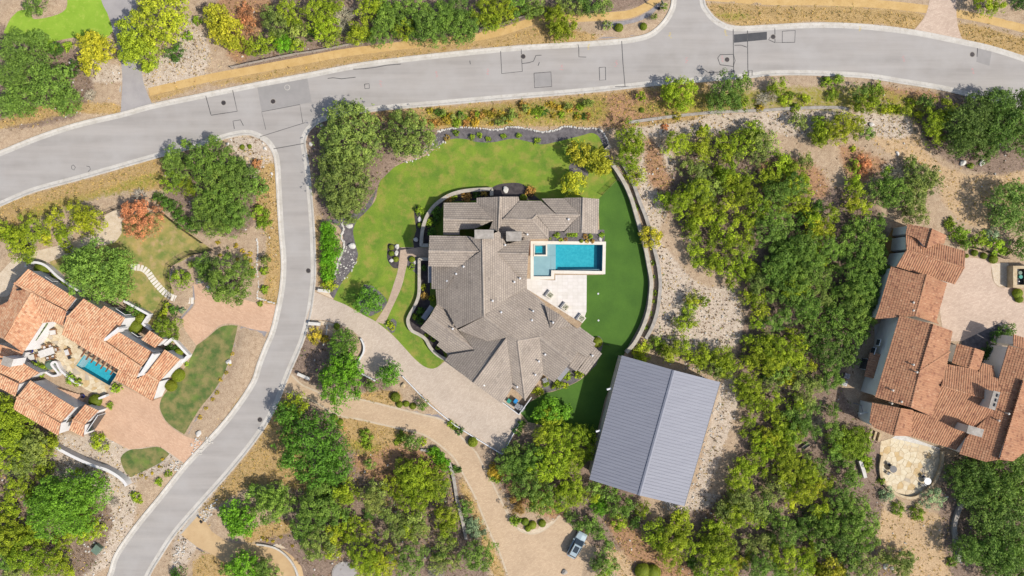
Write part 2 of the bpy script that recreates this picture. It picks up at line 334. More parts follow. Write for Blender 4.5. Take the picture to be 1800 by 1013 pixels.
for _ in range(2): er = np.minimum.reduce([er, np.roll(er, 1, 0), np.roll(er, -1, 0), np.roll(er, 1, 1), np.roll(er, -1, 1)])
er = blur(er, 2)*nat
relief = (.5+.5*np.clip(fbm(gx, gy, 3), -1, 1))*.28 + rng.uniform(0, .05, gx.shape)
gz = relief*er
far = (np.abs(gx) > 105) | (np.abs(gy) > 65); gz[far] = 0
CH = {k: np.zeros(gx.shape) for k in 'gold lime litter rust green soil'.split()}
def paint(ch, s, amt=1.0, soft=3):
    m_ = pip(gx, gy, smooth(s)).astype(float); CH[ch] = np.maximum(CH[ch], blur(m_*amt, soft))
# golden dry grass on the road verges
for s in ("0,366 60,341 134,321 201,302 289,277 292,330 230,334 150,350 90,372 40,400 -30,440", "-30,230 60,215 120,200 212,198 212,186 150,180 60,190", "262,180 360,152 450,143 624,110 786,90 830,84 828,72 720,84 600,100 440,130 262,166",
          "590,212 700,194 900,178 1100,160 1240,146 1240,200 1180,216 1090,226 1060,222 880,224 770,226 690,215", "820,84 1000,74 1060,68 1010,52 960,40 900,56 830,72", "1246,6 1290,44 1400,40 1540,42 1606,52 1620,24 1500,12 1350,10", "1692,70 1800,98 1830,80 1690,40",
          "485,290 486,340 493,440 494,500 478,560 466,520 470,420 452,380 458,300", "556,380 560,500 576,500 566,400", "452,776 500,690 520,760 560,860 480,850 430,860 380,890 352,900", "600,735 720,758 690,790 630,790 600,760",
          "640,690 700,690 700,714 640,704", "812,840 830,870 860,946 890,1013 868,1013 840,930 806,850", "356,975 420,990 400,1013 340,1013", "440,930 510,915 512,935 470,945 430,955", "396,740 420,700 444,680 452,700 400,760 340,830 320,850 330,820"):
    paint('gold', s, .95)
for s in ("1100,212 1200,205 1330,196 1440,190 1500,195 1420,240 1330,230 1200,240 1110,238", "1140,250 1190,290 1170,380 1160,420 1230,500 1290,510 1300,600 1230,620 1150,600 1160,520 1150,430 1120,330", "1270,670 1300,690 1240,870 1220,880", "90,760 200,790 240,850 220,960 150,1013 0,1013 0,830 60,800",
          "330,30 370,90 350,130 260,160 250,120 300,90", "270,120 340,110 360,140 262,158", "130,100 215,120 214,145 130,140", "1540,170 1590,200 1600,240 1540,240 1500,210", "340,850 400,860 370,900 330,990 300,990", "400,240 470,250 484,330 490,430 474,470 470,420 440,330 420,280", "590,950 620,940 640,980 600,1000", "160,700 240,780 330,800 250,840 150,800", "1180,860 1290,880 1260,920 1180,900"):
    paint('lime', s, .9, 4)
for s in ("1160,330 1250,240 1340,250 1400,300 1430,320 1500,340 1560,400 1540,560 1480,680 1560,800 1540,960 1560,1030 1140,1030 1150,920 1260,880 1300,760 1290,640 1310,520 1230,450 1190,400", "380,0 1160,-20 1140,10 900,50 700,76 460,120 410,110 440,60", "500,690 620,760 800,830 860,1000 780,1040 480,1040 470,900 520,860", "540,220 600,205 740,195 770,240 700,290 640,370 570,390 548,300", "300,260 470,330 430,410 340,400 290,340", "880,760 1040,800 1130,880 1150,960 1040,960 960,900 880,860", "-20,690 100,760 90,830 200,900 130,1030 -20,1030", "1630,170 1820,170 1820,290 1700,300 1620,240", "1660,820 1820,800 1820,1030 1680,1030", "-20,50 140,90 150,200 -20,215", "600,650 660,660 690,690 560,680 500,640 530,600 580,590"):
    paint('litter', s, .8, 4)
for s in ("1050,170 1180,160 1190,200 1080,226 1040,210", "560,205 700,194 700,214 600,214", "1130,240 1160,260 1180,330 1140,330", "1500,150 1640,160 1650,180 1560,180", "1480,250 1640,330 1560,300 1500,330", "620,800 720,780 780,830 700,850 640,840", "880,800 900,880 1000,920 960,860", "1320,290 1420,280 1460,330 1430,350", "1060,900 1160,950 1230,1010 1130,1013", "380,0 480,0 460,60 430,110 400,100"):
    paint('rust', s, .7, 5)
for s in ("740,196 900,182 1060,170 1060,214 1000,222 880,222 780,224", "1100,190 1240,160 1500,150 1640,180 1620,210 1500,200 1330,196 1180,206", "600,770 680,780 660,800 620,800", "30,380 60,360 180,330 280,300 280,330 180,350 60,390", "1240,20 1280,40 1330,30 1300,20"):
    paint('green', s, .55, 5)
for s in ("1590,210 1640,280 1720,310 1820,300 1820,380 1720,400 1660,360 1640,300 1560,270 1530,230", "1560,900 1640,900 1680,920 1660,1030 1540,1030 1530,920 1550,880", "1080,930 1130,930 1180,1000 1240,1020 1100,1020 1060,960", "1000,860 1040,860 1030,900 1000,900", "590,780 640,780 800,850 780,990 700,900 640,880"):
    paint('soil', s, .85, 4)
verts = np.stack([gx.ravel(), gy.ravel(), gz.ravel()], 1)
ii = np.arange(NY*NX).reshape(NY, NX)
fc = np.stack([ii[:-1, :-1].ravel(), ii[:-1, 1:].ravel(), ii[1:, 1:].ravel(), ii[1:, :-1].ravel()], 1)
hole = pip(gx, gy, POOLM) | pip(gx, gy, LPOOL); hv = hole.ravel(); fc = fc[~hv[fc].any(1)]
me = bpy.data.meshes.new('ground'); me.vertices.add(len(verts)); me.vertices.foreach_set('co', verts.ravel().astype(np.float32))
me.loops.add(fc.size); me.loops.foreach_set('vertex_index', fc.ravel().astype(np.int32)); me.polygons.add(len(fc))
me.polygons.foreach_set('loop_start', np.arange(0, fc.size, 4, dtype=np.int32)); me.polygons.foreach_set('loop_total', np.full(len(fc), 4, dtype=np.int32)); me.update(); me.validate()
for k, ch in CH.items():
    a = me.attributes.new(k, 'FLOAT', 'POINT'); a.data.foreach_set('value', ch.ravel().astype(np.float32))
me.polygons.foreach_set('use_smooth', [True]*len(me.polygons))
m, t, b, N, L = nodes('natural_ground')
nA = noise(t, .22, 6, .65); nB = noise(t, 1.3, 6, .7); nC = noise(t, 7.5, 6, .8); nD = noise(t, 1.7, 5, .8)
col = mixn(t, ramp(t, nB, .34, .66), C(204, 182, 154, 1.5), C(174, 150, 124, 1.5))
col = mixn(t, ramp(t, nC, .5, .72), col, C(214, 196, 172, 1.42))
def layer(col, ch, c1, c2, c3, br=.5, sc=nB):
    a = t.nodes.new('ShaderNodeAttribute'); a.attribute_name = ch
    md = t.nodes.new('ShaderNodeMath'); md.operation = 'MULTIPLY_ADD'; L(nD, md.inputs[0]); md.inputs[1].default_value = br*2; 
    sub = t.nodes.new('ShaderNodeMath'); sub.operation = 'ADD'; L(a.outputs['Fac'], sub.inputs[0]); sub.inputs[1].default_value = -br; L(sub.outputs[0], md.inputs[2])
    gate = t.nodes.new('ShaderNodeMath'); gate.operation = 'MULTIPLY'; L(ramp(t, md.outputs[0], .28, .62), gate.inputs[0]); L(ramp(t, a.outputs['Fac'], .02, .2), gate.inputs[1])
    cc = mixn(t, ramp(t, sc, .35, .65), c1, c2); cc = mixn(t, ramp(t, nC, .48, .7), cc, c3)
    return mixn(t, gate.outputs[0], col, cc)
col = layer(col, 'soil', C(208, 180, 142, 1.4), C(188, 158, 122, 1.4), C(222, 200, 166, 1.4))
col = layer(col, 'lime', C(220, 205, 185, 1.5), C(188, 168, 147, 1.5), C(234, 226, 212, 1.5))
col = layer(col, 'litter', C(158, 137, 122, 1.5), C(122, 104, 94, 1.5), C(192, 172, 150, 1.5))
col = layer(col, 'gold', C(196, 166, 112, 1.45), C(172, 142, 94, 1.45), C(216, 192, 146, 1.45))
col = layer(col, 'rust', C(190, 148, 112, 1.5), C(164, 126, 98, 1.5), C(204, 172, 136, 1.5))
col = layer(col, 'green', C(150, 150, 60, 1.42), C(176, 160, 76, 1.42), C(128, 140, 52, 1.42), .7)
col = mixn(t, 1.0, col, mixn(t, ramp(t, nC, .28, .66), (.66, .62, .59, 1), (1.16, 1.16, 1.16, 1)), 'MULTIPLY')
nE_ = noise(t, 16, 3, .8); col = mixn(t, 1.0, col, mixn(t, ramp(t, nE_, .35, .62), (.72, .69, .66, 1), (1.14, 1.14, 1.14, 1)), 'MULTIPLY')
L(col, b.inputs['Base Color']); b.inputs['Roughness'].default_value = .95; b.inputs['Specular IOR Level'].default_value = .15; bump(t, b, nC, .7, .12)
me.materials.append(m); MT['ground'] = m
link(tag(bpy.data.objects.new('ground', me), kind='structure'))
def gheight(x, y):
    ix = np.clip(np.searchsorted(XS, x)-1, 0, NX-1); iy = np.clip(np.searchsorted(YS, y)-1, 0, NY-1); return gz[iy, ix]
# ------------------------------------------------------------------ roads, drives, lawns, beds (each 4 mm above the one below)
road = sheet('road', ROAD, .012, MT['road'])
KP = [(.95, .016), (.42, .020), (.28, .09), (.12, .12), (0, .12), (-.02, -.02)]
for ln in (nW, nE, sE, sW):
    k = strip('kerb', ln, [(-d, z) for d, z in KP], MT['kerb'], kind='structure', caps=False)
sheet('lawn', LAWN, .016, MT['lawn']); sheet('artificial_turf', TURF, .020, MT['turf'])
sheet('planting_bed', NBED, .012, MT['mulch']); sheet('planting_bed', WBED, .010, MT['mulch'])
sheet('driveway', DRIVE, .024, MT['drive']); sheet('driveway', DRIVE2, .024, MT['drive2']); sheet('driveway', DRIVE_LU, .024, MT['driveL']); sheet('driveway', DRIVE_LL, .024, MT['driveL'])
sheet('driveway', DRIVE_NW, .020, MT['greydrive']); sheet('driveway', DRIVE_NE, .024, MT['court']); sheet('driveway', BLAPRON, .020, MT['concrete']); sheet('driveway', BLDRIVE, .024, MT['golddrive'])
for s in ("512,658 530,676 556,688 576,697 620,700 650,706 690,716 746,730 776,738 800,758 822,780 836,794 848,817 856,830 876,871 888,895 898,915 912,931 930,938 950,935 970,921 984,905", "892,1011 878,971 866,947 848,905 834,871 816,837 800,808 780,788 746,765 708,755 660,744 630,737 600,732 572,718 544,702 500,688"):
    strip('paver_border', smooth(s, False, 5), [(.16, .030), (-.16, .030)], MT['border'], kind='structure')
sheet('courtyard', COURT, .024, MT['court'])
sheet('lawn', LAWN_L, .012, MT['lawn_w']); sheet('lawn', LAWN_L2, .014, MT['lawn_d']); sheet('lawn', LAWN_L3, .014, MT['lawn_d']); sheet('lawn', LAWN_NW, .012, MT['lawn_nw'])
sheet('lawn', smooth("*318,-40 322,30 336,36 350,18 *364,-40"), .012, MT['lawn_nw'])
sheet('gravel_path', WGRAVEL, .008, MT['gravel'])
strip('footpath', PATH_N, [(.7, .016), (-.7, .016)], MT['dg'], kind='structure'); strip('footpath', PATH_NE, [(.72, .016), (-.72, .016)], MT['dg'], kind='structure')
strip('footpath', smooth("138,152 170,153 213,155", False), [(.7, .014), (-.7, .014)], MT['concrete'], kind='structure')
fp = smooth("*756,445 730,445 714,445 *711,447 708,470 702,498 690,526 676,550 666,566", False)
sheet('footpath', smooth("*703,435 *756,435 *756,453 *719,453 714,472 706,504 692,536 *676,570 *660,566 680,534 692,500 700,472"), .028, MT['pathp'])
# beds laid on the lawn and round the houses
for s, mm in (("740,380 744,372 736,362 728,372 *732,404 *726,424 *728,436 *706,436 684,428 681,440 681,456 690,470 *700,472 *704,440 *742,434 *744,404", 'blackmulch'), ("*718,452 *738,452 *737,486 726,476 716,468", 'mulch'), ("*640,500 656,504 674,520 680,532 *672,546 *652,556 *634,550 630,528", 'mulch'),
              ("*690,560 697,566 694,582 *688,586 *676,572", 'mulch'), ("*744,432 746,404 754,382 768,362 788,347 822,338 *866,334 *866,350 *780,356 *752,432", 'blackmulch'), ("*738,456 *756,456 *756,560 *784,632 760,612 746,592 724,580 718,562 728,542 737,520", 'blackmulch'),
              ("*864,334 868,328 884,323 912,322 926,330 940,344 *950,352 *866,352", 'blackmulch'), ("1000,294 1010,286 1024,292 1034,306 1024,318 1008,312", 'mulch'), ("*964,404 *1062,404 1063,420 *1060,427 *964,427", 'mulch'),
              ("*944,692 *966,662 *1052,590 1060,604 *1048,642 1030,658 1010,673 974,687", 'mulch'), ("*1068,276 *1082,296 *1100,330 *1118,380 *1140,470 *1144,510 *1130,576 *1104,616 *1136,596 *1156,546 *1160,500 *1150,440 *1138,392 *1112,322 *1090,280", 'blackmulch'),
              ("*342,503 *360,500 352,470 340,452 320,462 302,474 300,492 *310,516 *344,528", 'brownmulch'), ("*300,548 *306,534 *342,532 336,542 320,560 *300,580 *270,590 *280,560", 'brownmulch'), ("*290,360 *376,438 *360,470 *400,520 *450,528 454,480 452,430 440,420 *340,396 *310,350", 'brownmulch'),
              ("*424,574 *470,582 452,620 424,662 400,700 *330,764 352,722 376,690 394,660 406,630 414,600", 'brownmulch'), ("*232,840 250,832 270,822 *292,806 *300,824 276,846 *254,872 236,860", 'brownmulch'), ("*480,965 500,936 520,937 530,955 540,985 *560,1010 *540,1010 528,985 510,966", 'gravel'), ("*346,962 360,972 362,990 350,1008 *330,1000 *326,978", 'mulch'),
              ("*1040,52 1000,64 1040,68 1090,66 1130,58 1156,38 1166,14 *1156,6 1140,20 1110,34 1070,40", 'brownmulch'), ("*640,600 *632,640 *625,652 *600,640 *590,590 *612,584", 'mulch'), ("*700,664 *752,712 *786,742 *740,728 *690,712 *684,690", 'brownmulch'), ("*836,790 *880,798 *890,830 *870,850 *850,816", 'brownmulch'), ("*888,892 *912,930 930,937 952,934 *972,918 *960,890 *910,860", 'gravel'),
              ("*1742,464 *1772,462 *1776,502 *1757,504 1747,494", 'gravel'), ("*1690,600 *1728,582 *1760,566 *1780,580 *1740,640 *1690,620", 'mulch'), ("*556,512 *562,500 572,506 *586,526", 'gravel'), ("*548,562 *576,566 *600,574 *590,590 *560,586 *540,584", 'gravel')):
    sheet('planting_bed', smooth(s), .032 if mm != 'brownmulch' else .018, MT[mm])
# ------------------------------------------------------------------ road marks: seams, patches, manholes (parts of the road)
def seal(s, w=.13, z=.020):
    ln = [Vector((p.x+rng.uniform(-.03, .03), p.y+rng.uniform(-.03, .03), 0)) for p in straight(s)]
    strip('crack_seal', ln, [(w/2, z), (-w/2, z)], MT['seal'], road)
for s in ("362,169 371,202", "409,159 417,196 371,203", "412,227 409.6,213 423,211 428,221", "621,122 640,121 660,119 680,115 705,113", "576,138 585,137 600,138.5 625,136", "641,148 649,147.5 649.5,155.5 641.5,156 641,148", "880,90 882,130 918,126 916,87", "918,112 930,110.5 938,108 942,98 952,97",
          "938.6,129 968.6,126.4 970,152.4 940,154.6 938.6,129", "1016,78 1017.4,85 1017.4,100 1030,100.6", "1053.4,119 1064.4,118 1064.6,140.6 1054.4,141.6 1053.4,119", "1093,72 1095,110 1098.6,153", "1081,153 1112,152", "1289,52 1290,137", "1314,54 1314.8,136", "1261.7,102 1265.8,96.6 1289,96 1292,107 1289,117 1266,114 1261.7,102",
          "1227,123.5 1235.6,121.5 1245,128 1289,126", "1291,80 1303,80 1313,83", "1362,50 1362.4,74.5 1375,75 1375,55 1398,53.7 1397,74.5 1375,75", "1354,66 1351,70 1362,75", "1717,100 1718,85", "481,262 536,252", "948,110 946,116", "826,107 827,113", "1316,136 1316,124 1322,124 1322,136"): seal(s)
for s in ("467,228 460,197 527,184 532,216", "450,243 536,216", "126,292 129,290 133,294 130,299 126,297 126,292", "152,292 157,293 159,298 155,302"): seal(s, .1)
for s, mm in (("*452,152 *540,136 *548,180 *460,196", 'patch'), ("*1290,61 *1348,56 *1348,70 *1290,75.5", 'darkpatch'), ("*1719,86 *1743,91 *1739,116 *1716,109", 'patch'), ("*940,130 *968,127.5 *969,151 *941,153", 'patch')):
    sheet('asphalt_patch', straight(s.replace('*', '')), .016, MT[mm], road)
mh = None
for i, (x, y, lb) in enumerate([(393, 181, 'inside the seamed square west of the junction'), (480, 178.6, 'in the grey patch at the junction'), (505, 154, 'pale ring beside the north kerb of the junction'), (919.6, 99.6, 'on the open road north of the pool house'), (1278, 105, 'inside the curved seam opposite the north side road'), (1359, 65, 'beside the rectangular seam east of the dark patch'), (1709, 96, 'beside the grey patch at the far right'), (542, 476, 'in the side street above the main driveway'), (457, 738, 'in the side street below the tan driveway')]):
    p = P(x, y); t_ = thing('manhole_cover', 'round cast iron manhole cover ' + lb, 'manhole cover', (p.x, p.y, .0165), group='manhole covers in the roads')
    if mh is None:
        mb = MB(); n = 28
        mb.cyl(0, 0, 0, .010, .40, n); mh = (mb.v, mb.f)
        r_ = MB(); 
        for k in range(n):
            a0, a1 = 2*math.pi*k/n, 2*math.pi*(k+1)/n
            r_.add([(q*math.cos(a), q*math.sin(a), .006) for a in (a0, a1) for q in (.40, .50)], [(0, 1, 3, 2)])
        stud = MB()
        for k in range(12):
            a = k*math.pi/6; stud.box(.25*math.cos(a), .25*math.sin(a), .01, .016, .09, .05, rz=a)
    for nm, vv, ff, mm in (('lid', mh[0], mh[1], 'iron'), ('rim', r_.v, r_.f, 'kerb' if i == 2 else 'greystone'), ('tread', stud.v, stud.f, 'iron')):
        o = obj(nm, [(a, b_, c) for a, b_, c in vv], ff, MT['patch'] if (i == 2 and nm != 'rim') else MT[mm]); o.parent = t_
        if nm == 'tread': o['kind'] = 'stuff'
for x, y, mm in [(767, 131, 'pink'), (858, 127, 'pink'), (987, 119, 'pink'), (669, 147, 'pink'), (1207, 106, 'pink'), (1588, 104, 'pink'), (1710, 125, 'pink'), (1083, 112, 'pink'), (1270, 104, 'pink'), (1035, 82, 'yellow'), (1178, 62, 'yellow'), (1512, 50, 'yellow'), (1276, 58, 'yellow')]:
    mb = MB()
    for k in range(5):
        q = P(x+rng.uniform(-1.5, 1.5), y+(k-2)*2.2+rng.uniform(-.8, .8)); mb.add([(q.x+a*.5, q.y+b_, .0195+.0006*k) for a, b_ in ((-.3, -.05), (.3, -.03), (.32, .05), (-.28, .03))], [(0, 1, 2, 3)])
    mb.build('painted_utility_mark', MT[mm], road)
# ------------------------------------------------------------------ roofs laid tile by tile
def clip_rect(poly, u0, u1, v0, v1):
    for ax, val, keep in ((0, u0, 1), (0, u1, -1), (1, v0, 1), (1, v1, -1)):
        out = []; n = len(poly)
        if n == 0: return []
        for i in range(n):
            a = poly[i]; b = poly[(i+1) % n]; da = (a[ax]-val)*keep; db = (b[ax]-val)*keep
            if da >= 0: out.append(a)
            if (da >= 0) != (db >= 0):
                q = da/(da-db); out.append((a[0]+(b[0]-a[0])*q, a[1]+(b[1]-a[1])*q))
        poly = out
    return poly
def in2d(poly, x, y):
    c = False; n = len(poly)
    for i in range(n):
        a = poly[i]; b = poly[(i+1) % n]
        if (a[1] > y) != (b[1] > y) and x < (b[0]-a[0])*(y-a[1])/(b[1]-a[1])+a[0]: c = not c
    return c
class Roof:
    def __init__(s, root, T, style, wallmat, tilemat, tw, tl, inset=.45):
        s.root = root; s.T = T; s.style = style; s.wm = wallmat; s.tm = tilemat; s.tw = tw; s.tl = tl; s.inset = inset
        s.tiles = MB(); s.deck = MB(); s.caps = MB(); s.walls = MB(); s.faces = []
    def face(s, z0, d, pitch, coords, walls=True, ground=0.0):
        q = [s.T(*map(float, c.split(','))) for c in coords.split()]
        dl = math.hypot(*d); dx, dy = d[0]/dl, -d[1]/dl                 # downslope in the world
        n = Vector((dx*pitch, dy*pitch, 1)).normalized(); p0 = P(q[0][0], q[0][1], z0); cam_ = Vector((0, 0, CAMH)); V = []
        for x, y in q:
            r = P(x, y, 0)-cam_; k = n.dot(p0-cam_)/n.dot(r); V.append(cam_+r*k)
        s.faces.append(V)
        e = Vector((-dy, dx, 0)); up = n.cross(e)
        if up.z < 0: up = -up
        e = up.cross(n)
        uv = [((p-p0).dot(e), (p-p0).dot(up)) for p in V]
        us = [a for a, b in uv]; vs = [b for a, b in uv]
        poly = V if area2(V) > 0 else V[::-1]
        tr = tessellate_polygon([poly]); s.deck.add([p - n*.03 for p in poly], [t_ if (poly[t_[1]]-poly[t_[0]]).cross(poly[t_[2]]-poly[t_[0]]).z > 0 else t_[::-1] for t_ in tr])
        if s.style == 'flat': prof = [(.035, 0), (.965, 0)]
        else: prof = [(0, .0), (.14, .045), (.34, .074), (.54, .045), (.70, .0), (1.0, .0)]
        v = min(vs); row = 0
        while v < max(vs):
            off = (row % 2)*.5*s.tw if s.style == 'flat' else 0
            u = min(us)-s.tw+off
            while u < max(us):
                u0, u1, v0, v1 = u, u+s.tw, v, v+s.tl-(.065 if s.style == 'flat' else 0)  # flat tiles cut short: bared dark underlay imitates the shadow line of each course
                ins = all(in2d(uv, a, b) for a, b in ((u0, v0), (u1, v0), (u1, v1), (u0, v1)))
                if not ins and not (max(us) > u0 and min(us) < u1): u += s.tw; continue
                tint = min(1, max(0, rng.normal(.5, .13 if s.style == 'flat' else .25))); lift = rng.uniform(-.006, .012)
                for (f0, h0), (f1, h1) in zip(prof[:-1], prof[1:]):
                    a0, a1 = u0+f0*s.tw, u0+f1*s.tw
                    g = [(a0, v0), (a1, v0), (a1, v1), (a0, v1)] if ins else clip_rect(uv, a0, a1, v0, v1)
                    if len(g) < 3: continue
                    def H(a, b): 
                        k = (a-a0)/max(1e-6, a1-a0); return h0+(h1-h0)*k + (.04 if s.style == 'flat' else .045)*(1-(b-v0)/s.tl) + .012 + lift
                    W = [p0 + e*a + up*b + n*H(a, b) for a, b in g]
                    ar = sum(g[i][0]*g[(i+1) % len(g)][1]-g[(i+1) % len(g)][0]*g[i][1] for i in range(len(g)))
                    fidx = tuple(range(len(W))) if ar > 0 else tuple(range(len(W)))[::-1]
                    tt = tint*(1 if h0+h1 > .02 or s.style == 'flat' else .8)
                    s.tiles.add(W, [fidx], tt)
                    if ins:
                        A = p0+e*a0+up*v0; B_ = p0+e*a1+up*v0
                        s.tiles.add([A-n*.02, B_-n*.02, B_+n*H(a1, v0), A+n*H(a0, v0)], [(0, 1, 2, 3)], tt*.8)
                        if s.style == 'flat' :
                            D_ = p0+e*a1+up*v1; s.tiles.add([B_-n*.02, D_-n*.02, D_+n*H(a1, v1), B_+n*H(a1, v0)], [(0, 1, 2, 3)], tt)
                            A2 = p0+e*a0+up*v1; s.tiles.add([A-n*.02, A2-n*.02, A2+n*H(a0, v1), A+n*H(a0, v0)], [(3, 2, 1, 0)], tt)
                u += s.tw
            v += s.tl; row += 1
        if walls:
            pl = ccw([Vector((p.x, p.y, p.z)) for p in V]); n_ = len(pl); ins_ = []
            for i in range(n_):
                a, b, c = pl[i-1], pl[i], pl[(i+1) % n_]
                t1 = Vector((b.x-a.x, b.y-a.y)).normalized(); t2 = Vector((c.x-b.x, c.y-b.y)).normalized()
                n1 = Vector((-t1.y, t1.x)); n2 = Vector((-t2.y, t2.x)); bi = (n1+n2)
                if bi.length < .3: bi = n1
                bi = bi/max(.5, bi.length)*1.0; q2 = Vector((b.x+bi.x*s.inset, b.y+bi.y*s.inset))
                z = p0.z - (n.x*(q2.x-p0.x)+n.y*(q2.y-p0.y))/n.z - .14
                ins_.append(Vector((q2.x, q2.y, z)))
            base = [Vector((p.x, p.y, ground)) for p in ins_]
            F = [(i, (i+1) % n_, (i+1) % n_+n_, i+n_) for i in range(n_)]
            s.walls.add(base+ins_, F)
            # fascia along the eaves
        return V
    def cap(s, a, b, r=.15, step=.42):
        d = b-a; L_ = d.length; d.normalize(); side = d.cross(Vector((0, 0, 1))).normalized(); up = side.cross(d); k = 0.0
        while k < L_-.05:
            e_ = min(L_, k+step+.05); tint = min(1, max(0, rng.normal(.62, .2))); V = []
            for q, rr, lift in ((k, r*1.12, .03), (e_, r*.95, 0)):
                c = a+d*q+up*lift
                for ang in (0, 45, 90, 135, 180): V.append(c + side*math.cos(math.radians(ang))*rr + up*(math.sin(math.radians(ang))*rr*.7+.03))
            s.caps.add(V, [(i, i+1, i+6, i+5) for i in range(4)] + [(4, 3, 2, 1, 0)], tint); k += step
    def ridge(s, fi, i, j, r=.15): s.cap(s.faces[fi][i].copy(), s.faces[fi][j].copy(), r)
    def done(s):
        s.walls.build('wall', s.wm, s.root)
        d = s.deck.build('roof', MT['deckg' if s.style == 'flat' else 'deckr'], s.root)
        tag(s.tiles.build('roof_tiles', s.tm, d, True), kind='stuff')
        if s.caps.v: tag(s.caps.build('ridge_tiles', s.tm, d, True), kind='stuff')
        return d
N_, S_, E_, W_ = (0, -1), (0, 1), (1, 0), (-1, 0)
NE, SW, NW, SE = (.605, -.797), (-.605, .797), (-.797, -.605), (.797, .605)
MT['deckg'] = plain('roof_underlay_grey', C(122, 110, 100), .9); MT['deckr'] = plain('roof_underlay_red', C(150, 96, 72), .9)  # grey one toned dark to draw shadow lines between flat tile courses
# ---- main house
main = thing('main_house', 'sprawling house with grey-brown flat tile roof beside the pool', 'house', (0, 0, 0))
R = Roof(main, lambda x, y: (720+x/5, 320+y/5), 'flat', MT['stuccob'], MT['slate'], .44, .40)
F = R.face; p = .46
F(3.5, N_, p, "300,185 590,183 735,338 298,325")                       #0
F(3.5, S_, p, "297,463 440,463 440,416 570,412 735,338 298,325")       #1
F(3.5, W_, p, "590,140 795,130 780,430 700,425 735,338 590,183")       #2
F(5.14, E_, p, "795,130 955,130 965,168 825,325 785,430")              #3
F(3.75, N_, p, "965,168 1155,168 1287,287 1115,290 1075,330 825,325")  #4
F(3.5, E_, p, "1220,410 1220,497 1075,330 1115,290")                   #5
F(3.5, S_, p, "1220,497 1060,505 980,515 850,548 785,430 825,325 1075,330")  #6
F(3.5, N_, p, "1160,148 1360,146 1495,290 1290,285")                   #7
F(3.5, S_, p, "1225,430 1360,430 1495,290 1290,285 1115,290 1220,410") #8
F(3.5, W_, p, "1360,140 1525,138 1515,445 1358,445 1495,290")          #9
F(4.8, E_, p, "1525,138 1665,150 1655,455 1515,445")                   #10
F(5.4, N_, p, "175,473 520,478 625,610 168,605")                       #11
F(5.4, S_, p, "165,740 430,745 625,610 168,605")                       #12
F(3.3, W_, p, "195,742 432,745 320,945 195,940")                       #13
F(7.1, W_, p, "640,505 655,1180 415,1290 325,1125 240,1075 230,945 320,945 432,745 625,610 520,478")  #14
F(7.1, E_, p, "640,505 785,430 850,548 765,625 970,850 1030,850 1025,935 890,1003 655,1180")  #15
F(5.8, N_, p, "765,625 1045,630 1060,507 980,515 850,548")             #16
F(5.8, S_, p, "765,625 1045,630 1030,850 970,850")                     #17
F(3.5, SW, p, "95,1285 175,1187 577,1481 345,1520 240,1435 262,1405")  #18
F(4.5, NE, p, "175,1187 240,1075 325,1125 418,1300 577,1481")          #19
F(7.1, SW, p, "655,1180 870,1340 850,1368 690,1400 425,1300")          #20
F(3.8, NW, p, "315,1570 345,1520 577,1481 425,1300 690,1400 850,1368 560,1765")  #21
F(6.75, SE, p, "560,1765 850,1368 905,1800 810,1950")                   #22
F(7.0, SW, p, "950,1398 1015,1920 905,1800 850,1368 870,1340")         #23
F(7.0, SE, p, "950,1398 1140,1365 1175,1690 1015,1920")                #24
F(5.8, SW, p, "1140,1365 1420,1580 1270,1760 1175,1690")              #25
F(7.1, NE, p, "655,1180 890,1003 1025,935 1115,1005 1190,1070 1190,1085 1240,1290 1430,1265 1475,1290 1495,1275 1625,1370 1610,1400 1635,1425 1555,1545 1480,1492 1420,1580 1140,1365 950,1398")  #26
F(4.6, SE, .15, "1420,1580 1480,1492 1555,1545 1465,1665 1400,1620")   #27
F(4.0, SE, .15, "1622,1445 1690,1510 1550,1695 1480,1660 1555,1548")   #28
F(4.9, W_, .3, "1240,1290 1190,1085 1320,1165")                        #29
F(4.9, SE, .2, "1240,1290 1320,1165 1430,1265")                        #30
for q in ((0, 3, 2), (2, 1, 2), (4, 5, 4), (4, 4, 3), (7, 3, 2), (5, 1, 2), (9, 1, 2), (11, 3, 2), (14, 0, 1), (16, 0, 1), (18, 1, 2), (20, 0, 1), (21, 6, 5), (23, 0, 1), (24, 0, 1), (25, 0, 1), (8, 4, 3)): R.ridge(*q)
dk = R.done()
for a, b, z, sx, sy in ((655, 460, 7.4, 3.0, 1.35), (916, 477, 6.9, 2.4, 1.4)):
    q = P(720+a/5, 320+b/5, z); ch = MB(); ch.box(q.x, q.y, 3, z-.12, sx, sy); o = ch.build('chimney', MT['stuccob'], main)
    MB().box(q.x, q.y, z-.117, z, sx+.16, sy+.16).build('chimney_cap', MT['greystone'], o)
for a, b, z in ((475, 745, 5.4), (410, 808, 5.0), (330, 870, 4.2), (970, 848, 4.5), (920, 880, 4.8), (1035, 463, 4.3), (1395, 330, 4.4), (840, 555, 5.4), (805, 1145, 6.0), (1085, 1135, 5.0), (1075, 1215, 5.0), (1190, 1515, 4.9), (1330, 1525, 4.9), (1135, 1575, 5.2), (1105, 1693, 4.6), (945, 1800, 4.6), (655, 1785, 5.6), (1605, 1525, 4.0), (730, 1045, 6.5), (380, 1290, 4.7), (1260, 1235, 5.0)):
    q = P(720+a/5, 320+b/5, z); v_ = MB(); v_.cyl(q.x, q.y, z-.5, z+.38, .10, 8); v_.cyl(q.x, q.y, z+.37, z+.45, .19, 8, .1); v_.build('roof_vent', MT['white'], main)
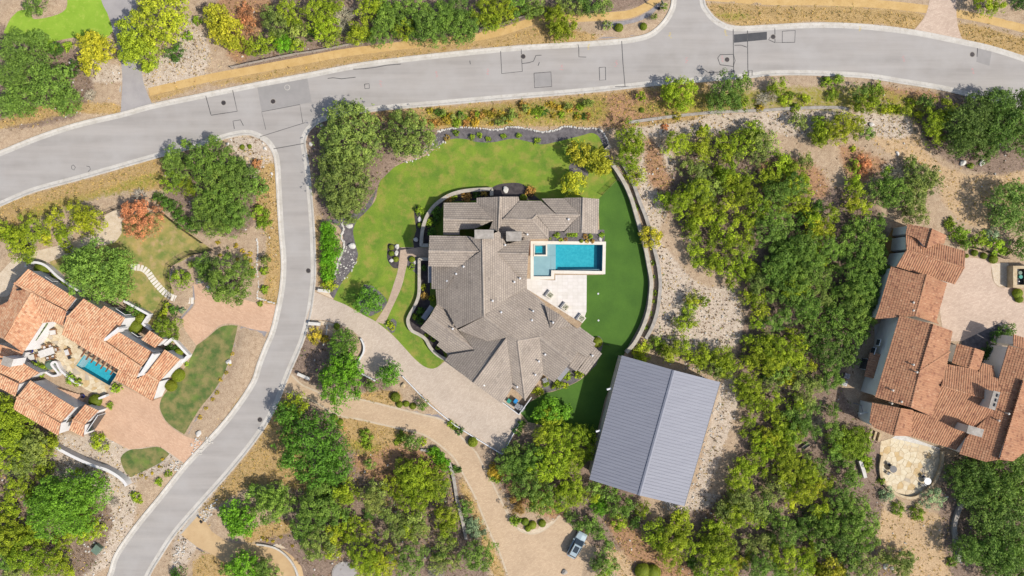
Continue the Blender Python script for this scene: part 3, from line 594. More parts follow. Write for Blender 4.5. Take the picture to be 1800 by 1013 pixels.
for a, b, sx, sy, rz in ((355, 452, 1.6, .12, 0), (186, 810, .9, 3.0, 0), (158, 1150, .9, 2.6, -.62), (1352, 1690, .7, 2.6, -.68)):   # lean-to covers at the walls
    q = P(720+a/5, 320+b/5, 2.6); MB().box(q.x, q.y, 2.5, 2.62, sx, sy, rz=rz).build('porch_cover', MT['grey'], main)
# ---- metal barn
barn = thing('metal_barn', 'large barn with grey standing-seam gable roof beside the turf', 'barn')
ZE, ZR = 5.0, 7.0
TL, TR, BR, BL = P(1093, 625, ZE), P(1266, 672, ZE), P(1203, 890, ZE), P(1036, 843, ZE)
RT, RB = P(1185, 651, ZR), P(1124, 871, ZR)
ins = [c + (cent([TL, TR, BR, BL])-c)*.035 for c in (TL, TR, BR, BL)]
wv = [Vector((c.x, c.y, 0)) for c in ins]+[Vector((c.x, c.y, ZE-.1)) for c in ins]+[RT*.97+RB*.03-Vector((0, 0, .12)), RB*.97+RT*.03-Vector((0, 0, .12))]
obj('wall', wv, [(0, 1, 5, 4)[::-1], (1, 2, 6, 5)[::-1], (2, 3, 7, 6)[::-1], (3, 0, 4, 7)[::-1], (4, 5, 8), (6, 7, 9)], MT['stuccob'], barn)
NP = 40
for side, (A0, A1, B0, B1) in enumerate(((TL, BL, RT, RB), (TR, BR, RT, RB))):
    for k in range(NP):
        f0, f1 = k/NP, (k+1)/NP
        e0, e1, r0, r1 = A0.lerp(A1, f0), A0.lerp(A1, f1), B0.lerp(B1, f0), B0.lerp(B1, f1)
        nn = (e1-e0).cross(r0-e0).normalized(); nn = nn if nn.z > 0 else -nn
        V = [e0, e1, r1, r0]; d1 = (e1-e0).normalized()
        rib = [e0-d1*.0, e0+d1*.05, r0+d1*.05, r0]; V += [x+nn*.075 for x in rib] + [rib[0], rib[1], rib[2], rib[3]]
        fs = [(0, 1, 2, 3), (4, 5, 6, 7), (8, 4, 7, 11), (9, 10, 6, 5), (8, 9, 5, 4)]
        if side == 1: fs = [f_[::-1] for f_ in fs]
        obj('roof_panel', V, fs, MT['seam'], barn)
d = (RB-RT).normalized(); sd = d.cross(Vector((0, 0, 1))).normalized()
obj('ridge_cap', [RT-sd*.28+Vector((0, 0, .045)), RT+Vector((0, 0, .14)), RT+sd*.28+Vector((0, 0, .045)), RB-sd*.28+Vector((0, 0, .045)), RB+Vector((0, 0, .14)), RB+sd*.28+Vector((0, 0, .045))], [(0, 1, 4, 3), (1, 2, 5, 4)], MT['seam'], barn)
for A, B_ in ((TL, BL), (TR, BR)):
    a = A.copy(); b_ = B_.copy(); mb = MB(); mb.tube(a-Vector((0, 0, .06)), b_-Vector((0, 0, .06)), .085, 6); mb.build('gutter', MT['dark'], barn)
for k in (.28, .62):
    q = TL.lerp(BL, k); o_ = (BL-TL).normalized().cross(Vector((0, 0, 1))).normalized(); q = q + (o_ if o_.x < 0 else -o_)*.55
    l_ = MB(); l_.box(q.x, q.y, 4.5, 4.65, .75, .28, rz=.3); l_.box(q.x-.3, q.y-.1, 4.2, 4.5, .2, .3, rz=.3); l_.build('wall_lamp', MT['white'], barn)
# ---- left house, pale clay barrel tiles
lh = thing('white_stucco_house', 'white stucco house with pale terracotta barrel-tile roofs and narrow pool', 'house')
R = Roof(lh, lambda x, y: (x/5, 450+y/5), 'barrel', MT['stucco'], MT['clayL'], .38, .42, .3)
F = R.face; p = .32; a_ = math.radians(34); u_ = (math.cos(a_), math.sin(a_)); nE_d = (u_[1], -u_[0]); sW_d = (-u_[1], u_[0]); sE_d = u_; nW_d = (-u_[0], -u_[1])
F(4.4, nE_d, p, "250,115 668,372 585,487 128,238")                        #0
F(5.3, sW_d, p, "128,238 585,487 555,612 470,578 375,590 280,325", )      #1
F(5.4, nW_d, p, "280,325 35,730 -60,700 -60,470 75,400 128,240")          #2
F(5.4, sE_d, p, "280,325 378,390 372,595 205,850 35,730")                 #3
F(4.9, nE_d, p, "735,375 890,470 920,440 1100,545 1050,630 905,745 590,530")  #4
F(4.8, nE_d, p, "1010,650 1345,850 1240,978 905,745")                     #5
F(6.0, sW_d, p, "590,530 1240,978 1195,1085 1030,990 545,690")            #6
F(3.3, nE_d, p, "1450,825 1585,910 1400,1105 1285,1035")                  #7
F(4.3, sW_d, p, "1285,1037 1400,1105 1345,1275 1015,1085 1040,1000 1195,1085")  #8
F(3.0, nE_d, .25, "1315,655 1440,735 1365,810 1240,735")                  #9
F(3.9, nE_d, p, "270,1095 660,1335 535,1470 150,1240")                    #10
F(4.9, sW_d, p, "150,1240 535,1470 515,1580 120,1345")                    #11
F(3.0, nE_d, p, "750,1305 870,1360 745,1485 640,1440")                    #12
F(3.8, sW_d, p, "640,1440 745,1485 735,1590 610,1530")                    #13
F(3.8, nE_d, p, "-60,900 200,940 350,1030 170,1125 -60,1010")             #14
F(4.6, sW_d, p, "-60,1010 170,1125 135,1235 -60,1130")                    #15
F(4.0, sE_d, p, "-60,760 40,790 205,850 180,900 -60,890")                 #16
for q in ((0, 3, 2), (3, 0, 4), (6, 0, 1), (7, 3, 2), (10, 3, 2), (12, 3, 2), (14, 4, 3)): R.ridge(*q, r=.17)
R.done()
TL3 = lambda x, y, z=0: P(x/5, 450+y/5, z)
q = TL3(65, 930, 6.2); ch = MB().box(q.x, q.y, 3, 6.2, 1.5, 1.3, rz=-.3); o = ch.build('chimney', MT['stucco'], lh); MB().box(q.x, q.y, 6.203, 6.32, 1.7, 1.5, rz=-.3).build('chimney_cap', MT['greystone'], o)
q = TL3(155, 295, 5.6); MB().cyl(q.x, q.y, 4.8, 5.7, .16, 10, .2).build('roof_vent', MT['dark'], lh)
def wwall(s, w=.32, h=1.5, m='stucco', name='wall', lab=None, cat='wall', cap=None, parent=None, z0=0.0):
    ln = smooth(s, False, 5) if isinstance(s, str) else s
    o = strip(name, ln, [(w/2, z0), (w/2, h), (-w/2, h), (-w/2, z0)][::-1], MT[m], parent)
    if lab: tag(o, lab, cat)
    if cap: strip('coping', ln, [(w/2+.05, h), (w/2+.05, h+.06), (-w/2-.05, h+.06), (-w/2-.05, h)][::-1], MT[cap], o)
    return o
for z0, z1, s in ((0, 3.6, "1345,1575 1420,1540 1560,1390")[0:0] and ()): pass
# gable parapets, visible as thick white bands
for s, h in (("1350,862 1232,1050", 5.4), ("1048,632 912,745", 5.9), ("1440,1305 1440,1306", 0)):
    if h:
        a, b_ = [TL3(*map(float, c.split(',')), h) for c in s.split()]
        o = strip('parapet', [a, a.lerp(b_, .5), b_], [(.18, h-2.2), (.18, h+.12), (-.18, h+.12), (-.18, h-2.2)][::-1], MT['stucco'], lh)
def window(root, x, y, z, wd, ht, face, T=None, m='glass'):      # framed window standing on a wall; face = outward direction angle
    q = P(x, y, z) if T is None else T(x, y, z); c, s = math.cos(face), math.sin(face)
    fr = MB(); V, Fc = boxv(0, 0, -ht/2-.08, ht/2+.08, .10, wd+.16); fr.add([(q.x+a*c-b_*s, q.y+a*s+b_*c, q.z+zz) for a, b_, zz in V], Fc); o = fr.build('window', MT['white'], root)
    g = MB(); V, Fc = boxv(.04, 0, -ht/2, ht/2, .08, wd); g.add([(q.x+a*c-b_*s, q.y+a*s+b_*c, q.z+zz) for a, b_, zz in V], Fc); g.build('pane', MT[m], o)
fe = math.radians(56)
for x, y, z, wd, ht in ((455, 205, 2.6, 1.3, 1.4), (1085, 490, 2.4, 1.8, 1.6), (1200, 690, 1.6, 1.2, 1.0)): window(lh, x, y, z, wd, ht, fe, TL3)
fe2 = -a_
for x, y, z, wd, ht in ((610, 1440, 2.6, 1.3, 1.2), (845, 1465, 1.6, 3.4, 2.2)): window(lh, x, y, z, wd, ht, fe2, TL3)
mb = MB(); 
for k in range(4):
    A = TL3(390-k*24, 610+k*34, 2.6); 
    sh_ = MB().box(A.x, A.y, 2.5, 2.66, 1.15, .72, rz=-a_+math.pi/2); sh_.build('awning_slat', MT['awning'], lh)
# patio and narrow pool of the left house
LPAT = smooth("*70,580 *92,564 *112,578 *147,621 *132,643.5 *194,680 *180,698 *150,684 *118,664 *100,648 *60,640 *40,622", n=3)
lpat = sheet('flagstone_terrace', LPAT, .03, MT['stone'])
def voronoi(poly, n, seed, gap=.05, relax=2):
    r = np.random.default_rng(seed); poly = ccw([Vector((p.x, p.y, 0)) for p in poly]); xs = [p.x for p in poly]; ys = [p.y for p in poly]; P2 = [(p.x, p.y) for p in poly]; S = []
    while len(S) < n:
        x, y = r.uniform(min(xs), max(xs)), r.uniform(min(ys), max(ys))
        if in2d(P2, x, y) and all((x-a)**2+(y-b)**2 > .35*(abs(area2(poly))/2/n) for a, b in S): S.append((x, y))
    cells = []
    for i, (x, y) in enumerate(S):
        c = P2
        for j, (a, b) in enumerate(S):
            if i == j: continue
            mx_, my_ = (x+a)/2, (y+b)/2; dx, dy = a-x, b-y; l_ = math.hypot(dx, dy); mx_ -= dx/l_*gap/2; my_ -= dy/l_*gap/2; out = []
            for k in range(len(c)):
                p1, p2 = c[k], c[(k+1) % len(c)]; d1 = (p1[0]-mx_)*dx+(p1[1]-my_)*dy; d2 = (p2[0]-mx_)*dx+(p2[1]-my_)*dy
                if d1 <= 0: out.append(p1)
                if (d1 <= 0) != (d2 <= 0): t__ = d1/(d1-d2); out.append((p1[0]+(p2[0]-p1[0])*t__, p1[1]+(p2[1]-p1[1])*t__))
            c = out
            if len(c) < 3: break
        if len(c) >= 3: cells.append(c)
    return cells
FLG = [M('flagstone_%s' % k, c1, c2, 1.3, bmp=.4) for k, c1, c2 in (('cream', C(246, 232, 202), C(232, 214, 178)), ('gold', C(230, 202, 152), C(212, 180, 130)), ('buff', C(240, 222, 188), C(222, 198, 160)), ('grey', C(214, 200, 178), C(196, 182, 160)))]
def flags(parent, poly, n, seed, z):
    for i, c in enumerate(voronoi(poly, n, seed)):
        h = z+rng.uniform(.012, .03); k = len(c); V = [(a, b_, z-.01) for a, b_ in c]+[(a, b_, h) for a, b_ in c]
        obj('flagstone', V, [tuple(range(k, 2*k))]+[(i_, (i_+1) % k, (i_+1) % k+k, i_+k) for i_ in range(k)], FLG[rng.choice(4, p=[.45, .15, .3, .1])], parent)
flags(lpat, LPAT, 130, 5, .03)
def pool(root, poly, depth, m, rimw, zt, rimm, floor=True):
    poly = ccw([Vector((q.x, q.y, 0)) for q in poly]); n = len(poly)
    outer = offs(poly, -rimw, True)
    for i in range(n):                                         # mitre the outer corners
        a, b_, c = poly[i-1], poly[i], poly[(i+1) % n]; t1 = (b_-a).normalized(); t2 = (c-b_).normalized(); n1 = Vector((t1.y, -t1.x, 0)); n2 = Vector((t2.y, -t2.x, 0)); bi = n1+n2; outer[i] = b_+bi*(rimw*2/max(.5, bi.length_squared))
    V = [(q.x, q.y, zt) for q in poly]+[(q.x, q.y, zt) for q in outer]+[(q.x, q.y, .0) for q in outer]+[(q.x, q.y, zt-.1) for q in poly]
    Fc = [(i, i+n, (i+1) % n+n, (i+1) % n) for i in range(n)]+[(i+n, i+2*n, (i+1) % n+2*n, (i+1) % n+n) for i in range(n)]+[(i, (i+1) % n, (i+1) % n+3*n, i+3*n) for i in range(n)]
    obj('coping', V, Fc, MT[rimm], root)
    W = [(q.x, q.y, zt-.1) for q in poly]+[(q.x, q.y, -depth) for q in poly]
    obj('basin_wall', W, [(i, (i+1) % n, (i+1) % n+n, i+n) for i in range(n)], MT[m], root)
    if floor: sheet('basin_floor', poly, -depth, MT[m], root)
    return poly
MT['coping'] = M('cream_coping', C(250, 243, 230), C(242, 232, 216), .8, fine=.05)
mp_ = thing('swimming_pool', 'turquoise L-shaped pool with cream coping and square spa', 'pool')
pool(mp_, POOLM, 1.5, 'plaster', .55, .10, 'coping')
def block(x0, y0, x1, y1, z0, z1, m, name, parent):
    a, b_ = P(x0, y0), P(x1, y1); return MB().box((a.x+b_.x)/2, (a.y+b_.y)/2, z0, z1, abs(b_.x-a.x), abs(b_.y-a.y)).build(name, MT[m], parent)
block(938.2, 449.5, 968.4, 485.8, -1.49, -.36, 'plaster2', 'sun_shelf', mp_); block(962.4, 429.7, 977, 449.3, -1.49, -.36, 'plaster2', 'sun_shelf', mp_); block(968.6, 449.5, 977, 475.3, -1.49, -.363, 'plaster2', 'sun_shelf', mp_)
block(977.2, 429.9, 980, 475.2, -1.49, -.7, 'plaster', 'pool_step', mp_); block(980.2, 473.3, 1055, 476.2, -1.49, -.5, 'plaster2', 'pool_bench', mp_)
MT['plaster3'] = M('pool_plaster_dark', C(20, 140, 170), C(14, 130, 162), .8, fine=.04)
block(1051, 430.8, 1059.2, 476.2, -1.49, -1.44, 'plaster3', 'catch_basin', mp_)
for x0, y0, x1, y1 in ((938.2, 429.7, 962, 431.5), (938.2, 448, 962, 450.6), (959.4, 431.6, 962, 447.9), (938.2, 431.6, 939.6, 447.9)): block(x0, y0, x1, y1, -1.48, .22, 'coping', 'spa_wall', mp_)
block(939.7, 431.7, 959.3, 447.8, -1.3, -.55, 'plaster2', 'spa_seat', mp_); block(942, 433, 954, 444, -.549, -.50, 'plaster', 'spa_floor', mp_)
sheet('water', POOLM, -.06, MT['water'], mp_); sheet('spa_water', straight("939.7,431.7 959.3,431.7 959.3,447.8 939.7,447.8"), .12, MT['water'], mp_)
block(930.6, 424.6, 932.4, 450, .101, 1.1, 'brownwood', 'water_wall', mp_)
PAT = straight("926,490 968,493 976,493 976,483.5 1031.4,483.5 1030.8,548 1024.4,567.5 1012,562 926,508")
pat = sheet('pool_patio', PAT, .03, MT['kerb'], drop=.03)
pp = ccw([Vector((q.x, q.y, 0)) for q in PAT]); P2 = [(q.x, q.y) for q in pp]
SLB = [M('patio_slab_%d' % k, C(252-4*k, 245-4*k, 238-5*k), C(244-4*k, 236-4*k, 228-5*k), .9, fine=.05) for k in range(3)]
x = min(a for a, b_ in P2)
while x < max(a for a, b_ in P2):
    y = min(b_ for a, b_ in P2)
    while y < max(b_ for a, b_ in P2):
        g = clip_rect(P2, x, x+.885, y, y+.585)
        if len(g) >= 3:
            k = len(g); h = .05+rng.uniform(0, .004)
            obj('paving_slab', [(a, b_, .025) for a, b_ in g]+[(a, b_, h) for a, b_ in g], [tuple(range(k, 2*k))]+[(i, (i+1) % k, (i+1) % k+k, i+k) for i in range(k)], SLB[rng.integers(3)], pat)
        y += .6
    x += .9
for i, (x, y) in enumerate(((967, 519), (994, 540), (1022, 560))):
    q = P(x, y); lb = ('nearest the pool', 'in the middle of the patio edge', 'at the lower corner of the patio')[i]
    t_ = thing('planter', 'square white planter with clipped grass ' + lb, 'planter', (q.x, q.y, .052), -.68, 'square planters along the patio')
    V, Fc = boxv(0, 0, 0, .42, 1.15, 1.15); o = obj('box', V, Fc, MT['coping']); o.parent = t_
    g = MB()
    for k in range(260):
        a, b_ = rng.uniform(-.4, .4, 2); h = rng.uniform(.5, .72); d = rng.uniform(-.09, .09, 2); g.add([(a-.03, b_, .42), (a+.03, b_+.01, .42), (a+d[0], b_+d[1], h)], [(0, 1, 2)], rng.uniform(0, 1))
    o = g.build('grass', MT['leaf'], None, True); o.parent = t_; o.color = C(110, 150, 40)
    q2 = P(x-5, y-3, 0); l_ = MB(); l_.box(q2.x, q2.y, .02, .4, .45, 1.3, rz=-.68-.0); tag(l_.build('patio_bench', MT['grey']), 'low grey bench beside the planter ' + lb, 'bench', 'low benches behind the planters')
# lap pool
lp = thing('lap_pool', 'narrow teal lap pool on the terrace of the white stucco house', 'pool')
pool(lp, LPOOL, 1.3, 'plaster', .3, .09, 'stone'); sheet('water', LPOOL, -.06, MT['water'], lp)
a, b_ = P(141, 633.5), P(147, 637); 
sh = [P(148, 624), P(155, 628), P(141, 647), P(134, 643)]; V = [(q.x*1.0, q.y, -1.29) for q in sh]+[(q.x, q.y, -.36) for q in sh]
k4 = cent(sh); V = [(k4.x+(a[0]-k4.x)*.97, k4.y+(a[1]-k4.y)*.97, a[2]) for a in V]; obj('sun_shelf', V, [(4, 5, 6, 7), (0, 1, 5, 4), (1, 2, 6, 5), (2, 3, 7, 6), (3, 0, 4, 7)], MT['plaster2'], lp)
for k in range(7):                                             # rafter tails over the pool edge
    q = P(149+k*8.6, 617+k*5.3, 2.7); mb = MB(); mb.box(q.x-.1, q.y-.2, 2.62, 2.8, .22, 1.9, rz=-math.radians(34)); mb.build('rafter_tail', MT['brownwood'], lh)
# ---- right house, red clay barrel tiles
rh = thing('red_tile_house', 'large house with red-brown barrel-tile roofs round a paved court', 'house')
R = Roof(rh, lambda x, y: (1440+x/5, 380+y/5), 'barrel', MT['stuccor'], MT['clayR'], .40, .40, .35)
F = R.face; p = .3; a_ = math.radians(16.5); E2 = (math.cos(a_), math.sin(a_)); W2 = (-E2[0], -E2[1]); N2 = (E2[1], -E2[0]); S2 = (-N2[0], -N2[1])
F(4.6, W2, p, "775,70 990,110 940,285 860,200 760,160")                #0
F(5.9, E2, p, "990,110 1115,170 1095,245 1040,240 940,285")            #1
F(4.4, N2, p, "1035,238 1280,310 1275,455 765,300 760,165 860,200 940,285")  #2
F(5.3, S2, p, "765,300 1275,455 1190,600 675,445")                     #3
F(4.4, W2, p, "525,805 630,445 860,510 945,510 845,880 490,905")       #4
F(6.0, E2, p, "945,512 1120,590 1030,915 1050,950 845,880")            #5
F(5.6, W2, p, "490,1590 705,875 1000,950 880,1360 805,1682")           #6
F(7.3, E2, p, "1000,950 1170,1010 1140,1185 880,1360")                 #7
F(7.3, E2, p, "880,1362 1145,1190 1120,1300 1070,1490 985,1760 805,1682")  #8
F(4.6, W2, p, "465,1640 720,1688 655,1930 480,1860 440,1810")          #9
F(5.8, E2, p, "720,1688 822,1705 805,1935 655,1930")                   #10
F(5.0, N2, p, "1120,1300 1320,1340 1575,1430 1580,1550 1480,1612 1070,1490")  #11
F(5.9, S2, p, "1070,1490 1480,1612 1530,1715 1290,1945 1220,2060 805,1935 815,1710 985,1760")  #12
F(4.4, W2, p, "1230,2090 1290,1945 1530,1715 1580,1550 1575,1430 1660,1135 1870,1190 1790,1445 1680,1810 1582,2140 1465,2160")  #13
F(6.6, E2, p, "1790,1445 1900,1480 1900,2000 1700,2155 1582,2140 1680,1810")  #14
F(4.0, W2, p, "1165,1290 1210,1120 1365,1160 1310,1345")               #15
F(4.9, E2, p, "1365,1160 1450,1190 1400,1365 1315,1345")               #16
F(4.0, N2, p, "1435,1290 1530,1320 1545,1425 1400,1375")               #17
F(4.8, N2, p, "1705,1040 1830,1080 1830,1180 1705,1140")               #18
F(2.6, W2, .3, "395,1410 445,1200 540,1215 480,1430", walls=False)     #19
for q in ((0, 1, 2), (3, 0, 1), (5, 0, 4), (6, 2, 3), (6, 3, 4), (8, 1, 0), (9, 1, 2), (11, 5, 4), (13, 7, 8), (13, 8, 9), (15, 2, 3)): R.ridge(*q, r=.17)
R.done()
T5 = lambda x, y, z=0: P(1440+x/5, 380+y/5, z)
for x, y, z, sx, sy, rz in ((1540, 1620, 8.0, .95, 2.9, -.28), (1372, 1892, 7.4, 2.5, 1.2, -.28)):
    q = T5(x, y, z); o = MB().box(q.x, q.y, 3, z-.12, sx, sy, rz=rz).build('chimney', MT['stuccob'], rh); MB().box(q.x, q.y, z-.117, z, sx+.16, sy+.16, rz=rz).build('chimney_cap', MT['greystone'], o)
    for k in (-1, 0, 1):
        f = k*.28*max(sx, sy); dx, dy = (0, f) if sy > sx else (f, 0); c_, s_ = math.cos(rz), math.sin(rz)
        if sy > sx: MB().box(q.x+dx*c_-dy*s_+.3, q.y+dx*s_+dy*c_, z+.003, z+.2, .3, .5, rz=rz).build('flue', MT['dark'], o)
for x, y, z in ((820, 760, 5.6), (820, 830, 5.6), (640, 1530, 6.5), (820, 1305, 7.0), (850, 1370, 7.2), (630, 1645, 4.9), (715, 1630, 6.6), (1655, 1735, 6.3), (1570, 1795, 5.8)):
    q = T5(x, y, z); MB().cyl(q.x, q.y, z-.6, z+.4, .11, 8).cyl(q.x, q.y, z+.37, z+.46, .2, 8, .1).build('roof_vent', MT['stuccob'], rh)
fw = math.radians(180-16.5)
for x, y, z, wd, ht in ((520, 1110, 3.2, 1.0, 1.0), (475, 1185, 2.4, 1.1, 1.2), (395, 1300, 1.3, 1.8, 2.4), (575, 1270, 3.8, .8, 2.0)): window(rh, x, y, z, wd, ht, fw, T5)
sheet('terrace', [T5(*c) for c in ((420, 1000), (640, 880), (600, 1300), (500, 1590), (210, 1490), (270, 1360), (400, 1300))], .02, MT['concrete'])
sheet('terrace', [T5(*c) for c in ((640, 1950), (700, 1910), (1060, 2040), (1010, 2100), (650, 1985))], .036, MT['whitestone'])
sheet('terrace', [T5(*c) for c in ((150, 1810), (180, 1730), (490, 1830), (480, 1890))], .03, MT['stone'], drop=.03)
sheet('yard', [T5(*c) for c in ((190, 1740), (330, 1540), (490, 1590), (450, 1810))], .016, MT['tan']); sheet('yard', [T5(*c) for c in ((20, 1630), (200, 1510), (330, 1545), (200, 1740))], .012, MT['mulch'])
sheet('yard', [T5(*c) for c in ((580, 230), (640, 110), (760, 110), (760, 300), (680, 430), (580, 430))], .016, MT['tan'])
fl = sheet('flagstone_patio', FLAG, .03, MT['stone'], drop=.03); flags(fl, FLAG, 95, 11, .03)
for k in range(4):
    A = T5(470+k*36-60, 1918+k*14-20); MB().box(A.x, A.y, 0, .16+.12*k, .34, 1.5, rz=-.29).build('step', MT['stone'], fl)
wwall("1548,800 1545,824 1552,850 1577,869 1606,873 1636,851 1652,816 1654,792", .35, .55, 'stone', 'garden_wall', 'low curved stone wall round the flagstone patio', cap='stone')
# walled fountain recess at the right edge
fo = thing('fountain_enclosure', 'tan stone enclosure with dark basin at the right edge of the court', 'enclosure'); A = P(1787, 487)
for dx, dy, sx, sy in ((-1.35, 0, .7, 3.8), (1.35, 0, .7, 3.8), (0, 1.65, 2.0, .5), (0, -1.65, 2.0, .5)): MB().box(A.x+dx, A.y+dy, 0, 1.5, sx, sy, rz=0).build('wall', MT['stone'], fo)
MB().box(A.x, A.y, 0, .35, 1.99, 2.79).build('basin', MT['glass'], fo)
for k, (dx, dy, mm) in enumerate(((0, .7, 'green'), (.1, .0, 'teal'), (-.2, -.8, 'white'))): MB().cyl(A.x+dx, A.y+dy, .351, .9, .28 if k < 2 else .12, 10, .34 if k < 2 else .1).build('urn', MT[mm], fo)
# ------------------------------------------------------------------ garden walls
WALLS = [
 ("1072,259 *1064,266 1067,280 1082,300 1097,325 1108,350 1117,380 1125,408 1133,438 1139,470 1143,495 1142,516 1138,546 1128,576 1114,602 1099,619", .55, 1.0, 'greystone', 'capwall', 'long curved stone wall along the artificial turf, inner of two'),
 ("1094,290 1111,322 1123,355 1137,392 1149,440 1156,470 1159,498 1158,516 1154,546 1146,572 1134,595", .5, .8, 'greystone', 'greystone', 'long curved grey stone wall facing the vacant lot, outer of two'),
 ("*754,432 *741.5,432 743,410 748,390 757,372 770,358 790,345 812,338 838,335 *864.5,334 *864.5,345", .5, .9, 'stuccob', 'capwall', 'curved pale wall round the front courtyard, north of the entrance'),
 ("*754,456 *738,456 738,490 737,518 731,536 721,554 718,566 724,580 738,588 749,596 757,610 768,622 785,632", .45, .7, 'stuccob', 'capwall', 'sinuous pale garden wall south of the front entrance'),
 ("*708,661 *756,711 *800,747 *842,773 *883,798", .16, .5, 'white', None, 'straight white retaining kerb between the two driveways'), ("*883,798 *916,738", .14, .5, 'white', None, 'short white wall closing the end of the parking court'),
 ("*661,669 *628,652 *627,642 634,630 640,618 640,606 *635,595", .22, .6, 'white', None, 'curved white wall beside the round green tree'),
 ("*104,781 140,800 172,814 196,822 214,832 226,842 231,850", .5, 1.6, 'stucco', None, 'long white stucco wall running down from the left house'),
 ("*54,470 58,464 72,462 90,468 112,488 *150,514", .4, 1.4, 'stucco', None, 'rounded white courtyard wall at the top of the left house'), ("*224,529 *268,553 *257,569 *272,580", .4, 1.2, 'stucco', None, 'angular white planter wall east of the left house'), ("*294,606 *308,594 *336,624 *324,636", .4, 1.1, 'stucco', None, 'white planter wall beside the tan driveway'),
 ("*84,652 98,660 108,656 96,640 104,636 112,650 *132,668 *146,676", .35, .9, 'stucco', None, 'curving white terrace wall beside the lap pool'), ("*174,716 *178,700 *192,694", .35, 1.0, 'stucco', None, 'short white wall at the garage court'),
 ("790,812 796,830 800,850 804,876 810,900 816,925 820,946", .45, .7, 'greystone', 'greystone', 'dry stone wall curving beside the tan driveway'), ("*740,790 752,792 766,800 778,812 788,826", .4, .5, 'greystone', None, 'low stone edge under the clipped hedge'),
 ("1692,875 1682,894 1674,920 1676,948 1682,966 1680,985", .7, .8, 'greystone', None, 'rough grey stone wall below the oaks at lower right'), ("1508,808 1514,826 1517,838", .6, .9, 'whitestone', None, 'short pale stone wall at the thicket edge'),
 
 ("452,956 468,958 486,963 502,974 514,988 522,1004 526,1020", .3, .4, 'kerb', None, 'curved concrete edge of the golden driveway'), ("1105,216 1180,206 1260,198 1340,195 1400,191 1470,190 1490,194", .5, .35, 'greystone', None, 'ragged limestone ledge above the vacant lot')]
for s, w_, h, m_, cap_, lab in WALLS: wwall(s, w_, h, m_, 'garden_wall', lab, 'wall', cap_)
# white edging stones of the dry creek, and lawn edging
ed = MB(); 
for s in ("770,232 792,226 820,224 860,228 878,228 900,223 926,227 952,232 976,229 994,223 1028,226 1054,228 1066,244 1071,257", "600,392 604,402 600,416 605,430 602,444 596,458 592,470 588,484", "576,572 574,584 572,598 568,608", "452,420 454,440 452,470 455,500 453,522 460,526 484,534"):
    ln = smooth(s, False, 9); 
    for a, b_ in zip(ln[:-1], ln[1:]):
        n_ = max(1, int((b_-a).length/.42))
        for k in range(n_):
            q = a.lerp(b_, (k+rng.uniform(-.2, .2))/n_); r_ = rng.uniform(.16, .27); ed.box(q.x+rng.uniform(-.08, .08), q.y+rng.uniform(-.08, .08), 0, rng.uniform(.12, .25), r_*1.6, r_*1.2, rz=rng.uniform(0, 3), top=.7)
tag(ed.build('edging_stones', MT['whitestone']), 'small white stones edging the planting beds', 'stones', kind='stuff')
# stepping stones
st = thing('stepping_stone_path', 'curved path of cream rectangular stepping stones across the left lawn', 'stepping stones')
ln = smooth("229,470 238,470 250,472 260,479 267,489 274,498 282,507 290,515 300,522 312,526 326,528 341,529", False, 12)
cum = [0.0]
for a, b_ in zip(ln[:-1], ln[1:]): cum.append(cum[-1]+(b_-a).length)
ns = 23
for k in range(ns):
    d_ = cum[-1]*(k+.5)/ns; j = max(i for i in range(len(cum)-1) if cum[i] <= d_); a, b_ = ln[j], ln[j+1]; q = a.lerp(b_, (d_-cum[j])/max(1e-6, cum[j+1]-cum[j])); an = math.atan2(b_.y-a.y, b_.x-a.x)
    MB().box(q.x, q.y, 0, .06, cum[-1]/ns-.13, 1.15, rz=an, top=.97).build('paver', MT['coping'], st)
# ------------------------------------------------------------------ fences
def fence(name, lab, s, ph, step, rails, m, pr=.05, rr=.025, pick=False):
    ln = smooth(s, False, 6); root = thing(name, lab, 'fence', (ln[0].x, ln[0].y, 0)); cum = 0.0; nxt = 0.0; posts = []
    for a, b_ in zip(ln[:-1], ln[1:]):
        L_ = (b_-a).length
        while nxt <= cum+L_: posts.append(a.lerp(b_, (nxt-cum)/L_)); nxt += step
        cum += L_
    for q in posts: MB().box(q.x, q.y, 0, ph, pr*2, pr*2, rz=.4, top=.9).build('post', MT[m], root)
    for z in rails:
        for a, b_ in zip(posts[:-1], posts[1:]):
            j = rng.uniform(-.03, .03) if pick else 0
            MB().tube((a.x, a.y, z+j), (b_.x, b_.y, z-j), rr, 5).build('rail', MT[m], root)
    if not pick:
        mb = MB()
        for a, b_ in zip(posts[:-1], posts[1:]):
            n_ = max(2, int((b_-a).length/.14))
            for k in range(1, n_): q = a.lerp(b_, k/n_); mb.box(q.x, q.y, .08, ph-.05, .025, .025)
        tag(mb.build('pickets', MT[m], root), kind='stuff')
fence('split_rail_fence', 'weathered grey split-rail fence along the path, left of the woods', "410,121 460,110 518,98 548,94 580,88 620,80 654,76", 1.1, 2.9, (.45, .75, 1.0), 'wood', .09, .06, True)
fence('split_rail_fence', 'weathered grey split-rail fence along the path, right of the woods', "828,57 864,49 900,39 932,28 948,21", 1.1, 2.6, (.45, .75, 1.0), 'wood', .09, .06, True)
fence('iron_fence', 'thin black iron fence along the brown dead bush and dry lawn', "*182,378 *222,362 *252,360 *286,374 *320,402 *374,440", 1.3, 2.2, (.15, 1.25), 'black')
fence('iron_fence', 'thin black iron fence curving round the gravel bed', "*374,440 352,446 336,447 316,458 302,468 297,480 298,498 *306,515 *292,536 *270,578", 1.3, 2.0, (.15, 1.25), 'black')
fence('iron_fence', 'thin black iron fence behind the courtyard shrubs at right', "1704,436 1726,440 1750,450 1770,456", 1.4, 1.6, (.2, 1.3), 'black')
